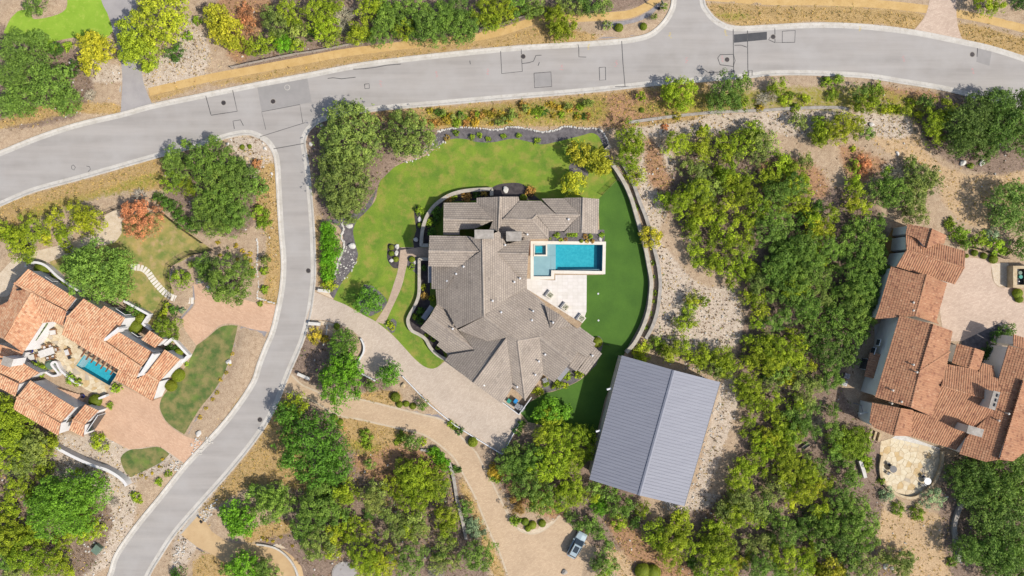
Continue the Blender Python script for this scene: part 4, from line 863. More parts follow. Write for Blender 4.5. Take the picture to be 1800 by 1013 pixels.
fence('iron_fence', 'low black gate fence across the turf corner', "*1085,316 *1053,348", 1.1, 1.9, (.15, 1.0), 'black', .04, .02)
fence('iron_fence', 'short black iron fence at the corner of the turf by the house', "*1058,603 *1074,607", 1.1, 1.2, (.15, 1.0), 'black', .04, .02)
# ------------------------------------------------------------------ boulders
def rock_mesh(r, seed, flat=.6):
    g = np.random.default_rng(seed); bm = bmesh.new(); bmesh.ops.create_icosphere(bm, subdivisions=2, radius=1)
    for k in range(7):
        d = Vector(g.normal(size=3)).normalized(); c = g.uniform(.55, .85)
        for v in bm.verts:
            h = v.co.dot(d)
            if h > c: v.co -= d*(h-c)
    for v in bm.verts: v.co = Vector((v.co.x*r*1.15, v.co.y*r*.85, (v.co.z+.45)*r*flat)) + Vector(g.normal(size=3))*r*.02
    me = bpy.data.meshes.new('boulder'); bm.to_mesh(me); bm.free(); return me
RK = [rock_mesh(1, 40+k) for k in range(5)]
for i, (x, y, r, m_, lab) in enumerate([(401, 254, .33, 'whitestone', 'white boulder left of two round shrubs at the junction corner'), (467, 262, .38, 'whitestone', 'white boulder against the kerb on the left junction corner'), (478, 306, .28, 'whitestone', 'small white boulder beside the left kerb below the corner'), (566, 221, .36, 'whitestone', 'white boulder under the big tree at the right junction corner'), (547, 254, .42, 'whitestone', 'white boulder by the right kerb opposite the junction seam'),
        (422, 276, .45, 'stone', 'pale upright slab left in the junction corner bed'), (434, 279, .5, 'stone', 'pale upright slab right in the junction corner bed'), (614, 397, .62, 'whitestone', 'upper large white boulder in the dark bed by the lawn'), (619, 432, .66, 'whitestone', 'lower large white boulder in the dark bed by the lawn'), (698, 434, .5, 'whitestone', 'top white boulder among the clipped balls at the path'), (697, 445, .48, 'whitestone', 'middle white boulder among the clipped balls at the path'), (689, 458, .46, 'whitestone', 'bottom white boulder among the clipped balls at the path'),
        (729, 461, .4, 'whitestone', 'white boulder beside the round ball right of the path'), (731, 421, .45, 'whitestone', 'white slab in the dark bed above the front path'), (738, 386, .5, 'whitestone', 'white boulder outside the curved courtyard wall'), (889, 334, .62, 'whitestone', 'large white angular boulder in the bed north of the house'), (1055, 421, .42, 'whitestone', 'white boulder at the end of the pool bed'), (368, 507, .55, 'whitestone', 'big pale boulder at the head of the upper tan drive'), (350, 494, .5, 'greystone', 'grey boulder cluster above the upper tan drive'),
        (403, 636, .6, 'whitestone', 'long white boulder at the gravel strip by the side street'), (350, 762, .6, 'whitestone', 'white rubble boulder at the point of the dark lawn'), (1530, 220, .5, 'whitestone', 'white rock below the yellow bushes at upper right'), (1576, 271, .42, 'whitestone', 'white rock at the left of the dirt track'), (1595, 300, .5, 'greystone', 'grey rock under the sparse oak'), (1691, 287, .62, 'whitestone', 'left white boulder below the large oak'), (1724, 287, .6, 'whitestone', 'right white boulder below the large oak'),
        (1490, 847, .5, 'greystone', 'grey rock beside the trail left of the flagstone patio'), (1556, 995, .55, 'whitestone', 'left white rock at the foot of the dirt trail'), (1567, 998, .4, 'whitestone', 'right white rock at the foot of the dirt trail'), (992, 1005, .6, 'greystone', 'grey slab at the lower edge of the parking court'), (709, 678, .5, 'stone', 'tan boulder beside the white kerb and gravel')]):
    q = P(x, y); o = bpy.data.objects.new('boulder', RK[i % 5].copy()); o.data.materials.append(MT[m_]); link(o); o.location = (q.x, q.y, float(gheight(q.x, q.y))-.02); o.scale = (r, r, r); o.rotation_euler = (0, 0, rng.uniform(0, 6.28)); tag(o, lab, 'boulder', 'boulders in the gardens')
# ------------------------------------------------------------------ entry monuments, utility box, bins, condensers
for x, y, L_, rz, lab in ((571.5, 511.5, 2.0, -.1, 'above the main driveway mouth'), (555, 569, 2.0, -.08, 'below the main driveway mouth'), (536, 661, 2.2, -.42, 'at the mouth of the lower tan driveway')):
    q = P(x, y); t_ = thing('entry_wall', 'low white stone entry wall ' + lab, 'entry wall', (q.x, q.y, 0), rz, 'entry walls at the driveways')
    for nm, a in (('wall', boxv(0, 0, 0, .75, L_, .42)), ('coping', boxv(0, 0, .753, .86, L_+.14, .54))): o = obj(nm, *a, MT['stone'] if nm == 'wall' else MT['whitestone']); o.parent = t_
q = P(175, 963); t_ = thing('utility_box', 'green utility box on the verge beside the side street', 'utility box', (q.x, q.y, .1), .9)
for nm, a, m_ in (('pad', boxv(0, 0, -.1, .05, 1.8, 1.6), 'greystone'), ('cabinet', boxv(0, 0, .05, .85, 1.4, 1.2, top=.98), 'green'), ('lid', boxv(0, 0, .853, .95, 1.5, 1.3, top=.94), 'green')): o = obj(nm, *a, MT[m_]); o.parent = t_
def bin_(x, y, m_, lab):
    q = P(x, y); t_ = thing('wheelie_bin', lab, 'bin', (q.x, q.y, .03), -.65)
    for nm, a in (('body', boxv(0, 0, .08, .95, .5, .55, top=1.15)), ('lid', boxv(0, .02, .953, 1.03, .64, .72, top=.9)), ('handle', boxv(0, -.42, .9, .95, .5, .06))): o = obj(nm, *a, MT[m_]); o.parent = t_
    for sx in (-1, 1):
        w_ = MB().tube((sx*.25, -.3, .1), (sx*.31, -.3, .1), .1, 10).build('wheel', MT['black']); w_.parent = t_
bin_(894.5, 703.5, 'teal', 'green wheelie bin behind the house by the parking court'); bin_(906.5, 703.5, 'blue', 'blue wheelie bin behind the house by the parking court')
def condenser(x, y, lab, sz=.95, z=.03, rz=-.6, h=1.0):
    q = P(x, y); t_ = thing('air_conditioner', lab, 'air conditioner', (q.x, q.y, z), rz, 'air conditioning condensers')
    o = obj('casing', *boxv(0, 0, 0, h, sz, sz, top=.98), MT['grey']); o.parent = t_
    rg = MB()
    for rr in (.18, .27, .36):
        for k in range(16): a0, a1 = 2*math.pi*k/16, 2*math.pi*(k+1)/16; rg.add([(q_*sz*math.cos(a), q_*sz*math.sin(a), h+.03) for a in (a0, a1) for q_ in (rr, rr+.03)], [(0, 1, 3, 2)])
    o = rg.build('grille', MT['white']); o.parent = t_
    o = MB().cyl(0, 0, h+.002, h+.012, .42*sz, 20).build('fan_well', MT['black']); o.parent = t_
    o = MB().cyl(0, 0, h+.013, h+.05, .12*sz, 10).build('hub', MT['grey']); o.parent = t_
    b_ = MB()
    for k in range(4): b_.box(.22*sz*math.cos(k*1.571), .22*sz*math.sin(k*1.571), h+.013, h+.02, .3*sz, .12*sz, rz=k*1.571)
    o = b_.build('fan', MT['dark']); o.parent = t_
condenser(910, 713, 'grey condenser behind the house, left of two'); condenser(917, 716.5, 'grey condenser behind the house, right of two'); condenser(1484.5, 660, 'grey condenser on the concrete terrace, upper of two', .9, .03, -.29); condenser(1480, 672.5, 'grey condenser on the concrete terrace, lower of two', .9, .03, -.29)
condenser(957.5, 667.5, 'pale condenser in the planting bed beside the house', .8, .03, .4)
wwall("*884,706 *912,727 *934,697", .12, 1.2, 'white', 'service_wall', 'thin white wall round the bins and condensers', 'wall')
# ------------------------------------------------------------------ furniture
def place(name, lab, cat, x, y, rz, parts, group=None, z=.055):
    q = P(x, y); t_ = thing(name, lab, cat, (q.x, q.y, z), rz, group)
    for nm, a, m_ in parts: o = obj(nm, *a, MT[m_]); o.parent = t_
    return t_
def legs(w_, d_, h, m_, r=.05): return [('leg', boxv(sx*(w_/2-r), sy*(d_/2-r), 0, h, r*2, r*2), m_) for sx in (-1, 1) for sy in (-1, 1)]
chairp = [('seat', boxv(0, 0, .4, .47, .62, .6), 'wicker'), ('backrest', boxv(0, -.29, .47, .92, .62, .08), 'wicker'), ('armrest', boxv(-.3, 0, .6, .66, .06, .55), 'wicker'), ('armrest', boxv(.3, 0, .6, .66, .06, .55), 'wicker'), ('cushion', boxv(0, .03, .473, .53, .48, .46), 'furn')] + legs(.6, .58, .4, 'wicker', .03)
place('dining_table', 'white rectangular dining table on the left flagstone terrace', 'table', 87, 619, .32, [('tabletop', boxv(0, 0, .72, .78, 2.7, 1.25), 'furn')]+legs(2.5, 1.1, .72, 'wicker'))
for x, y, rz, lab in ((82, 610, 3.4, 'wicker dining chair left behind the white table'), (92, 608, 3.5, 'wicker dining chair middle behind the white table'), (103.5, 614, 1.9, 'wicker dining chair right of the white table'), (72, 624, -1.2, 'wicker dining chair left of the white table'), (88, 630, .3, 'wicker dining chair in front of the white table'), (97, 627, .3, 'wicker dining chair at the front right of the white table')):
    place('dining_chair', lab, 'chair', x, y, rz, chairp, 'wicker chairs round the dining table')
loung = [('frame', boxv(0, 0, .22, .34, 1.15, 1.0), 'wicker'), ('seat_cushion', boxv(0, .05, .343, .52, .95, .8), 'furn'), ('backrest', boxv(0, -.5, .3, .8, 1.15, .14), 'wicker')]+legs(1.1, .95, .22, 'wicker')
place('lounge_chair', 'white cushioned wicker lounge chair at the top of the terrace', 'chair', 96, 584, 3.3, loung); place('lounge_chair', 'white cushioned lounge chair right of the dining table', 'chair', 122, 619, 1.9, loung)
place('side_table', 'small dark side table beside the white lounge chair', 'table', 125, 628, .3, [('top', boxv(0, 0, .42, .48, .55, .55), 'dark')]+legs(.5, .5, .42, 'dark', .03))
place('outdoor_kitchen', 'white stucco outdoor counter at the foot of the terrace', 'counter', 36, 634, .18, [('counter', boxv(0, 0, 0, .95, 3.0, 1.3), 'stucco'), ('grill', boxv(.7, 0, .953, 1.15, .8, .7), 'dark')])
place('ottoman', 'white cushioned ottoman beside the outdoor counter', 'ottoman', 58, 628, .2, [('base', boxv(0, 0, 0, .3, 1.0, .9), 'wicker'), ('cushion', boxv(0, 0, .303, .45, 1.0, .9), 'furn')])
for x, y, m_, lab in ((58, 617, 'blueglaze', 'round blue glazed pot near the white wall on the terrace'), (148, 696, 'blueglaze', 'round blue glazed pot at the end of the terrace stairs'), (70, 605, 'stone', 'round tan pot near the green awning'), (64, 636.5, 'blueglaze', 'dark blue pot in front of the terrace counter'), (320, 546, 'green', 'pale green urn at the end of the stepping stones')):
    q = P(x, y); t_ = thing('garden_pot', lab, 'pot', (q.x, q.y, .05)); mb = MB(); mb.cyl(0, 0, 0, .35, .2, 12, .36).cyl(0, 0, .35, .55, .36, 12, .3); o = mb.build('pot', MT[m_]); o.parent = t_; o = MB().cyl(0, 0, .53, .56, .26, 12).build('soil', MT['blackmulch']); o.parent = t_
q = P(91, 641); t_ = thing('garden_fountain', 'round pale green fountain basin below the terrace', 'fountain', (q.x, q.y, 0)); 
for nm, a, m_ in (('basin', MB().cyl(0, 0, 0, .5, .8, 18, .85), 'green'), ('bowl', MB().cyl(0, 0, .5, .8, .2, 12, .5), 'green')): o = a.build(nm, MT[m_]); o.parent = t_
place('barbecue_grill', 'black grill standing in the grey yard of the left house', 'grill', 126, 701, -.5, [('cabinet', boxv(0, 0, .1, .9, 1.3, .6), 'dark'), ('hood', boxv(0, 0, .903, 1.2, 1.2, .55, top=.8), 'black'), ('shelf', boxv(.95, 0, .8, .85, .55, .5), 'grey')])
sheet('yard', smooth("*76,696 *86,688 *150,716 *156,728 *140,738 *122,726"), .036, MT['greydrive'])
stt = thing('garden_stair', 'terracotta tile stair curving beside the white terrace wall', 'stair'); 
for k in range(12): q = P(84+k*5.6, 680+k*1.9); MB().box(q.x, q.y, .04, 1.25-.1*k, .62, 1.2, rz=-.45).build('step', MT['driveL'], stt)
def metal_set(x, y, lab1, lab2, m_):
    q = P(x, y); t_ = thing('patio_table', lab1, 'table', (q.x, q.y, .06)); mb = MB().cyl(0, 0, .7, .76, .62, 18); o = mb.build('tabletop', MT[m_]); o.parent = t_; o = MB().cyl(0, 0, 0, .7, .07, 8).build('stem', MT['dark']); o.parent = t_
    for k, a in enumerate((2.2, 4.0)):
        p2 = (q.x+1.05*math.cos(a), q.y+1.05*math.sin(a)); t2 = thing('patio_chair', ('first ', 'second ')[k]+lab2, 'chair', (p2[0], p2[1], .06), a+1.57, 'metal chairs on the flagstone patio')
        for nm, a_, mm in [('seat', boxv(0, 0, .42, .46, .5, .5), 'dark'), ('backrest', boxv(0, .25, .46, .9, .5, .05), m_)]+[(n1, v1, 'dark') for n1, v1, _ in legs(.48, .48, .42, 'dark', .025)]: o = obj(nm, *a_, MT[mm]); o.parent = t2
metal_set(1626, 844, 'round white table at the right edge of the flagstone patio', 'metal chair beside the white patio table', 'white'); metal_set(1566, 823, 'round dark table at the left of the flagstone patio', 'metal chair beside the dark patio table', 'dark'); 
place('round_pad', 'round grey pad cut by the bottom edge of the picture', 'pad', 606, 1008, 0, [('mat', (lambda m_: (m_.v, m_.f))(MB().cyl(0, 0, .3, .34, 2.0, 26)), 'greydrive'), ('rim', (lambda m_: (m_.v, m_.f))(MB().cyl(0, 0, .2, .3, 2.2, 26)), 'greystone')], z=.02)
place('basketball_goal', 'black basketball goal on a pole in the brown side yard', 'basketball goal', 1499, 708, .2, [('pole', boxv(0, 0, 0, 3.2, .12, .12), 'grey'), ('arm', boxv(.0, -.6, 2.9, 3.0, .1, 1.2), 'grey'), ('backboard', boxv(0, -1.2, 2.6, 3.6, 1.5, .06), 'white'), ('base', boxv(0, .2, 0, .25, .9, 1.1), 'black')], z=0)
place('garden_bench', 'brown wooden ladder leaning as bench by the thicket', 'bench', 1414, 783, .6, [('seat', boxv(0, 0, .4, .46, 1.5, .45), 'wood'), ('backrest', boxv(0, -.24, .46, .9, 1.5, .06), 'wood')]+legs(1.4, .4, .4, 'wood'), z=0)['label'] = 'weathered wooden bench at the opening in the thicket'
q = P(1158, 16); t_ = thing('street_sign', 'dark metal street sign post at the north side road', 'sign', (q.x, q.y, 0))
for nm, a, m_ in (('pole', boxv(0, 0, 0, 3.0, .1, .1), 'black'), ('sign_plate', boxv(0, 0, 2.5, 3.1, .06, .7, rz=.5), 'green'), ('base', boxv(0, 0, 0, .3, .4, .4), 'black')): o = obj(nm, *a, MT[m_]); o.parent = t_
for x, y, lab in ((359, 914, 'dark mailbox on the apron of the golden driveway'),):
    place('mailbox', lab, 'mailbox', x, y, .6, [('post', boxv(0, 0, 0, 1.0, .12, .12), 'black'), ('box', boxv(0, .1, 1.003, 1.28, .25, .6), 'black'), ('base', boxv(0, 0, 0, .08, .4, .4), 'greystone')], z=.03)
for x, y in ((1051.5, 516.5), (1052, 563)):
    pass
for i, (x, y) in enumerate(((1051.5, 516.5), (1052, 563.5))):
    q = P(x, y); t_ = thing('golf_cup_marker', 'small white putting cup on the turf, ' + ('upper', 'lower')[i] + ' of two', 'marker', (q.x, q.y, .021), group='putting cups on the turf')
    o = MB().cyl(0, 0, 0, .01, .16, 12).build('cup', MT['white']); o.parent = t_; o = MB().cyl(0, 0, .01, .30, .02, 6).build('stub', MT['white']); o.parent = t_
# ------------------------------------------------------------------ the car
def car(x, y, rz):
    q = P(x, y); t_ = thing('parked_car', 'silver sport utility vehicle with dark sunroof parked on the tan drive', 'car', (q.x, q.y, .03), rz)
    MT['paint'] = M('silver_paint', C(206, 222, 226), C(196, 214, 220), .5, rough=.25, metal=.35, spec=.5, bmp=0, fine=.02)
    secs = [(-2.38, .52, .78, .5, .92), (-2.25, .42, .9, .38, .98), (-1.5, .36, .95, .3, 1.0), (0, .36, .97, .3, 1.0), (1.3, .38, .96, .3, 1.02), (2.05, .42, .9, .36, .95), (2.38, .52, .72, .48, .82)]   # x, _, halfwidth, zlow, zhigh
    V = []; Fc = []
    for sx, _, hw, zl, zh in secs:
        V += [(sx, -hw, zl+.12), (sx, -hw*.99, (zl+zh)/2+.05), (sx, -hw*.9, zh), (sx, 0, zh+.05), (sx, hw*.9, zh), (sx, hw*.99, (zl+zh)/2+.05), (sx, hw, zl+.12), (sx, hw*.8, zl), (sx, -hw*.8, zl)]
    k = 9
    for i in range(len(secs)-1):
        for j in range(k): Fc.append((i*k+j, i*k+(j+1) % k, (i+1)*k+(j+1) % k, (i+1)*k+j))
    Fc += [tuple(range(k)), tuple(range((len(secs)-1)*k, len(secs)*k))[::-1]]
    body = obj('body', V, [f[::-1] for f in Fc], MT['paint'], None, smooth_shade=False); body.parent = t_
    # cabin: glass house with a painted roof
    G = [(-2.2, .80, 1.0), (-1.75, .70, 1.62), (.25, .70, 1.66), (1.15, .80, 1.03)]
    gv = [(a, s*b_, c) for a, b_, c in G for s in (-1, 1)]
    o = obj('windows', gv, [(0, 2, 3, 1)[::-1], (4, 6, 7, 5)[::-1], (0, 6, 4, 2), (1, 3, 5, 7)], MT['glass']); o.parent = t_
    o = obj('roof', *boxv(-.75, 0, 1.60, 1.70, 2.15, 1.42, top=.94), MT['paint']); o.parent = t_
    o2 = obj('sunroof', *boxv(-.55, 0, 1.7015, 1.712, 1.15, .86), MT['glass']); o2.parent = o
    for s in (-1, 1):
        o2 = obj('roof_rail', *boxv(-.8, s*.64, 1.70, 1.75, 1.9, .05), MT['black']); o2.parent = o
        o2 = obj('mirror', *boxv(.75, s*1.04, .98, 1.14, .16, .26), MT['paint']); o2.parent = t_
        o2 = obj('headlight', *boxv(2.22, s*.66, .68, .82, .24, .34), MT['white']); o2.parent = t_
        o2 = obj('tail_light', *boxv(-2.32, s*.70, .78, .94, .14, .26), MT['red']); o2.parent = t_
        for a in (-1.45, 1.45):
            w_ = MB().tube((a, s*.80, .36), (a, s*.985, .36), .36, 18).build('wheel', MT['black']); w_.parent = t_
            r_ = MB().tube((a, s*.98, .36), (a, s*.995, .36), .22, 12).build('rim', MT['grey']); r_.parent = w_
        o2 = obj('door', *boxv(-.2, s*.965, .45, .95, 1.9, .03), MT['paint']); o2.parent = t_
        h_ = obj('handle', *boxv(-.7, s*.99, .86, .9, .2, .03), MT['grey']); h_.parent = o2
MT['red'] = plain('red_lens', C(190, 40, 40), .3)
car(1013.5, 955, math.radians(62))
# ------------------------------------------------------------------ vegetation
def crown_mesh(name, R, seed, style):
    g = np.random.default_rng(seed); Vs = []; Ts = []
    def leaves(c, rad, n, size, tint, up=.35, asp=.62, spread=.75):
        d = g.normal(size=(n, 3)); d[:, 2] = np.where(d[:, 2] < -.15, -d[:, 2]*.6, d[:, 2]); d /= np.linalg.norm(d, axis=1)[:, None]
        rr = rad*(g.uniform(.25, 1, n)**.45); p = c+d*rr[:, None]*np.array([1, 1, .8])
        nn = d*(1-spread*.4)+g.normal(size=(n, 3))*spread*.6; nn[:, 2] += up; nn /= np.linalg.norm(nn, axis=1)[:, None]
        a = np.cross(nn, g.normal(size=(n, 3))); a /= np.linalg.norm(a, axis=1)[:, None]; b_ = np.cross(nn, a)
        s_ = size*g.uniform(.65, 1.3, n)[:, None]; a = a*s_; b_ = b_*s_*asp
        Vs.append(np.stack([p-a*.5, p+b_*.5, p+a*.5, p-b_*.5], 1)); Ts.append(np.clip(tint+g.normal(0, .17, n), 0, 1))
    if style in ('clumpy', 'broad', 'feather'):
        dens = {'clumpy': 1.0, 'broad': 1.15, 'feather': 1.7}[style]; ls = {'clumpy': .21, 'broad': .27, 'feather': .34}[style]; ls = min(ls, R*.34); asp = {'clumpy': .7, 'broad': .72, 'feather': .38}[style]
        cr = min(.46, max(.16, R*.30)) if style != 'broad' else min(.5, max(.16, R*.22))
        nc = int(max(9, 1.9*(R/cr)**2*dens)); lob = [(g.uniform(0, 6.28), g.uniform(.05, .17), k) for k in (2, 3, 5, 7)]
        for i in range(nc):
            a = g.uniform(0, 6.28); q = math.sqrt(g.uniform(0, 1)); edge = 1+sum(m_*math.sin(k*a+ph) for ph, m_, k in lob)*(.9 if style != 'broad' else .6)
            rr = R*q*edge*.88; h = math.sqrt(max(0, 1-(q*.93)**2))
            z = R*.62*h*g.uniform(.58, 1.1)-R*.12 + g.normal(0, .16)*min(R, 2.5)
            c = np.array([rr*math.cos(a), rr*math.sin(a), z]); crr = cr*g.uniform(.65, 1.35)
            if style == 'clumpy' and g.uniform() < .17: continue
            leaves(c, crr, int(max(14, 30*(crr/.45)**2*(.25/ls)**2*1.15)), ls, g.uniform(.15, .85), .3, asp)
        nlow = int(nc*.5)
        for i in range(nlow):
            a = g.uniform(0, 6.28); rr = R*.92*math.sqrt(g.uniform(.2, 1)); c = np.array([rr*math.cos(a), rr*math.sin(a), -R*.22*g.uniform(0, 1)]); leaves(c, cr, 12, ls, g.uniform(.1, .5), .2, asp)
        for i in range(int(R*5)):                              # stray shoots that roughen the outline
            a = g.uniform(0, 6.28); rr = R*g.uniform(.92, 1.12); c = np.array([rr*math.cos(a), rr*math.sin(a), R*g.uniform(-.1, .25)]); leaves(c, cr*.55, 9, ls*.9, g.uniform(.3, .7), .2, asp)
    elif style == 'ball':
        n = int(max(420, 900*R*R*4)); leaves(np.zeros(3), R*1.0, n, min(.13, R*.22), .5, .25, .7, .5)
        k = 10; 
    elif style == 'spiky':
        n = 60
        for i in range(n):
            a = g.uniform(0, 6.28); el = g.uniform(.15, 1.35); d = np.array([math.cos(a)*math.cos(el), math.sin(a)*math.cos(el), math.sin(el)]); sd = np.array([-math.sin(a), math.cos(a), 0])*R*.06; L_ = R*g.uniform(.75, 1.1)
            Vs.append(np.array([[d*.05*R-sd, d*L_*.5-sd*1.3, d*L_, d*L_*.5+sd*1.3]])); Ts.append(np.array([g.uniform(.2, .9)]))
    elif style == 'bare':
        n = int(130*R*R+60)
        for i in range(n):
            a = g.uniform(0, 6.28); q = math.sqrt(g.uniform(0, 1)); p0 = np.array([R*q*.7*math.cos(a), R*q*.7*math.sin(a), R*.35*(1-q)*g.uniform(0, 1)])
            d = np.array([math.cos(a), math.sin(a), .0])*g.uniform(.2, .7)+g.normal(size=3)*.35; d[2] = abs(d[2])*.6; L_ = R*g.uniform(.2, .55); d = d/np.linalg.norm(d)*L_; sd = np.cross(d, g.normal(size=3)); sd = sd/np.linalg.norm(sd)*g.uniform(.02, .045)
            Vs.append(np.array([[p0-sd, p0+sd, p0+d+sd*.3, p0+d-sd*.3]])); Ts.append(np.array([g.uniform(.2, .9)]))
    V = np.concatenate(Vs).reshape(-1, 3).astype(np.float32); T_ = np.concatenate(Ts).astype(np.float32); n = len(T_)
    me = bpy.data.meshes.new(name); me.vertices.add(4*n); me.vertices.foreach_set('co', V.ravel()); me.loops.add(4*n); me.loops.foreach_set('vertex_index', np.arange(4*n, dtype=np.int32))
    me.polygons.add(n); me.polygons.foreach_set('loop_start', np.arange(0, 4*n, 4, dtype=np.int32)); me.polygons.foreach_set('loop_total', np.full(n, 4, dtype=np.int32))
    me.update(); a = me.attributes.new('tint', 'FLOAT', 'FACE'); a.data.foreach_set('value', T_); me.materials.append(MT['twig' if style == 'bare' else 'leaf']); return me
SIZES = {'clumpy': (.45, .8, 1.3, 2.0, 2.8, 3.8, 5.2), 'broad': (1.0, 2.0, 3.2, 4.6, 6.2), 'feather': (.5, 1.0, 2.0, 3.0, 4.4), 'ball': (.45, .8, 1.3), 'spiky': (.5, 1.0), 'bare': (.6, 1.2, 2.0)}
PROTO = {}
def proto(style, r, var):
    s_ = min(SIZES[style], key=lambda a: abs(math.log(a/r))); k = (style, s_, var % 3)
    if k not in PROTO: PROTO[k] = crown_mesh('crown', s_, hash(style) % 1 + int(s_*100)+var % 3*7919, style)
    return PROTO[k], r/s_
def limbs(R, h, seed):
    g = np.random.default_rng(seed); mb = MB(); tr = max(.05, R*.055); mb.tube((0, 0, -.15), (g.normal(0, .05), g.normal(0, .05), h*.55), tr*1.25, 7, tr*.8)
    for k in range(5):
        a = k*1.257+g.uniform(-.4, .4); q = R*g.uniform(.5, .8); mid = (q*.45*math.cos(a), q*.45*math.sin(a), h*.72); mb.tube((0, 0, h*.5), mid, tr*.62, 5, tr*.42); mb.tube(mid, (q*math.cos(a+.15), q*math.sin(a+.15), h*.95), tr*.42, 4, tr*.15)
    me = bpy.data.meshes.new('trunk'); me.from_pydata(mb.v, [], mb.f); me.update(); me.materials.append(MT['bark']); return me
TRK = [limbs(1.0, 1.0, 90+k) for k in range(4)]
# kind: (object name, category, words, crown style, colour, jitter, tall)
KL = 1.28
KIND = {
 'o': ('oak_tree', 'tree', 'green oak', 'clumpy', (124, 154, 68), 'tree'), 'O': ('oak_tree', 'tree', 'deep green live oak', 'feather', (120, 150, 70), 'tree'), 'f': ('feathery_tree', 'tree', 'bright green feathery tree', 'feather', (114, 160, 52), 'tree'), 'd': ('evergreen_shrub', 'shrub', 'dark green shrub', 'clumpy', (94, 130, 52), 'shrub'),
 'y': ('juniper_tree', 'tree', 'yellow-green juniper', 'clumpy', (156, 174, 46), 'tree'), 'Y': ('juniper_tree', 'tree', 'yellow-leaved juniper', 'clumpy', (180, 186, 50), 'tree'), 'm': ('oak_tree', 'tree', 'pale grey-green oak', 'clumpy', (146, 162, 84), 'tree'), 'g': ('gold_tree', 'tree', 'golden-leaved tree', 'broad', (188, 184, 56), 'tree'),
 'k': ('olive_tree', 'tree', 'olive-green mottled tree', 'broad', (140, 158, 84), 'tree'), 'v': ('broadleaf_tree', 'tree', 'lime-green broadleaf tree', 'broad', (170, 182, 56), 'tree'), 'c': ('leafy_shrub', 'shrub', 'bright green shrub', 'clumpy', (146, 172, 52), 'shrub'), 'C': ('broadleaf_tree', 'tree', 'bright green broadleaf tree', 'broad', (122, 170, 46), 'tree'),
 'l': ('lime_shrub', 'shrub', 'lime-yellow shrub', 'clumpy', (176, 190, 50), 'shrub'), 's': ('clipped_shrub', 'shrub', 'clipped round shrub', 'ball', (132, 146, 44), 'shrub'), 'b': ('dead_bush', 'bush', 'rust-brown dead bush', 'clumpy', (200, 140, 104), 'shrub'), 'w': ('bare_shrub', 'bush', 'bare grey leafless shrub', 'bare', (178, 168, 164), 'shrub'),
 'a': ('silver_shrub', 'shrub', 'silver-green shrub', 'clumpy', (150, 172, 142), 'shrub'), 'x': ('agave', 'plant', 'spiky green agave', 'spiky', (150, 168, 84), 'shrub'), 'r': ('flowering_shrub', 'shrub', 'reddish flowering shrub', 'clumpy', (184, 146, 84), 'shrub'), 'h': ('hedge_shrub', 'hedge', 'vivid green hedge shrub', 'feather', (120, 176, 40), 'shrub'), 'G': ('gold_shrub', 'shrub', 'golden dry shrub', 'clumpy', (196, 172, 66), 'shrub')}
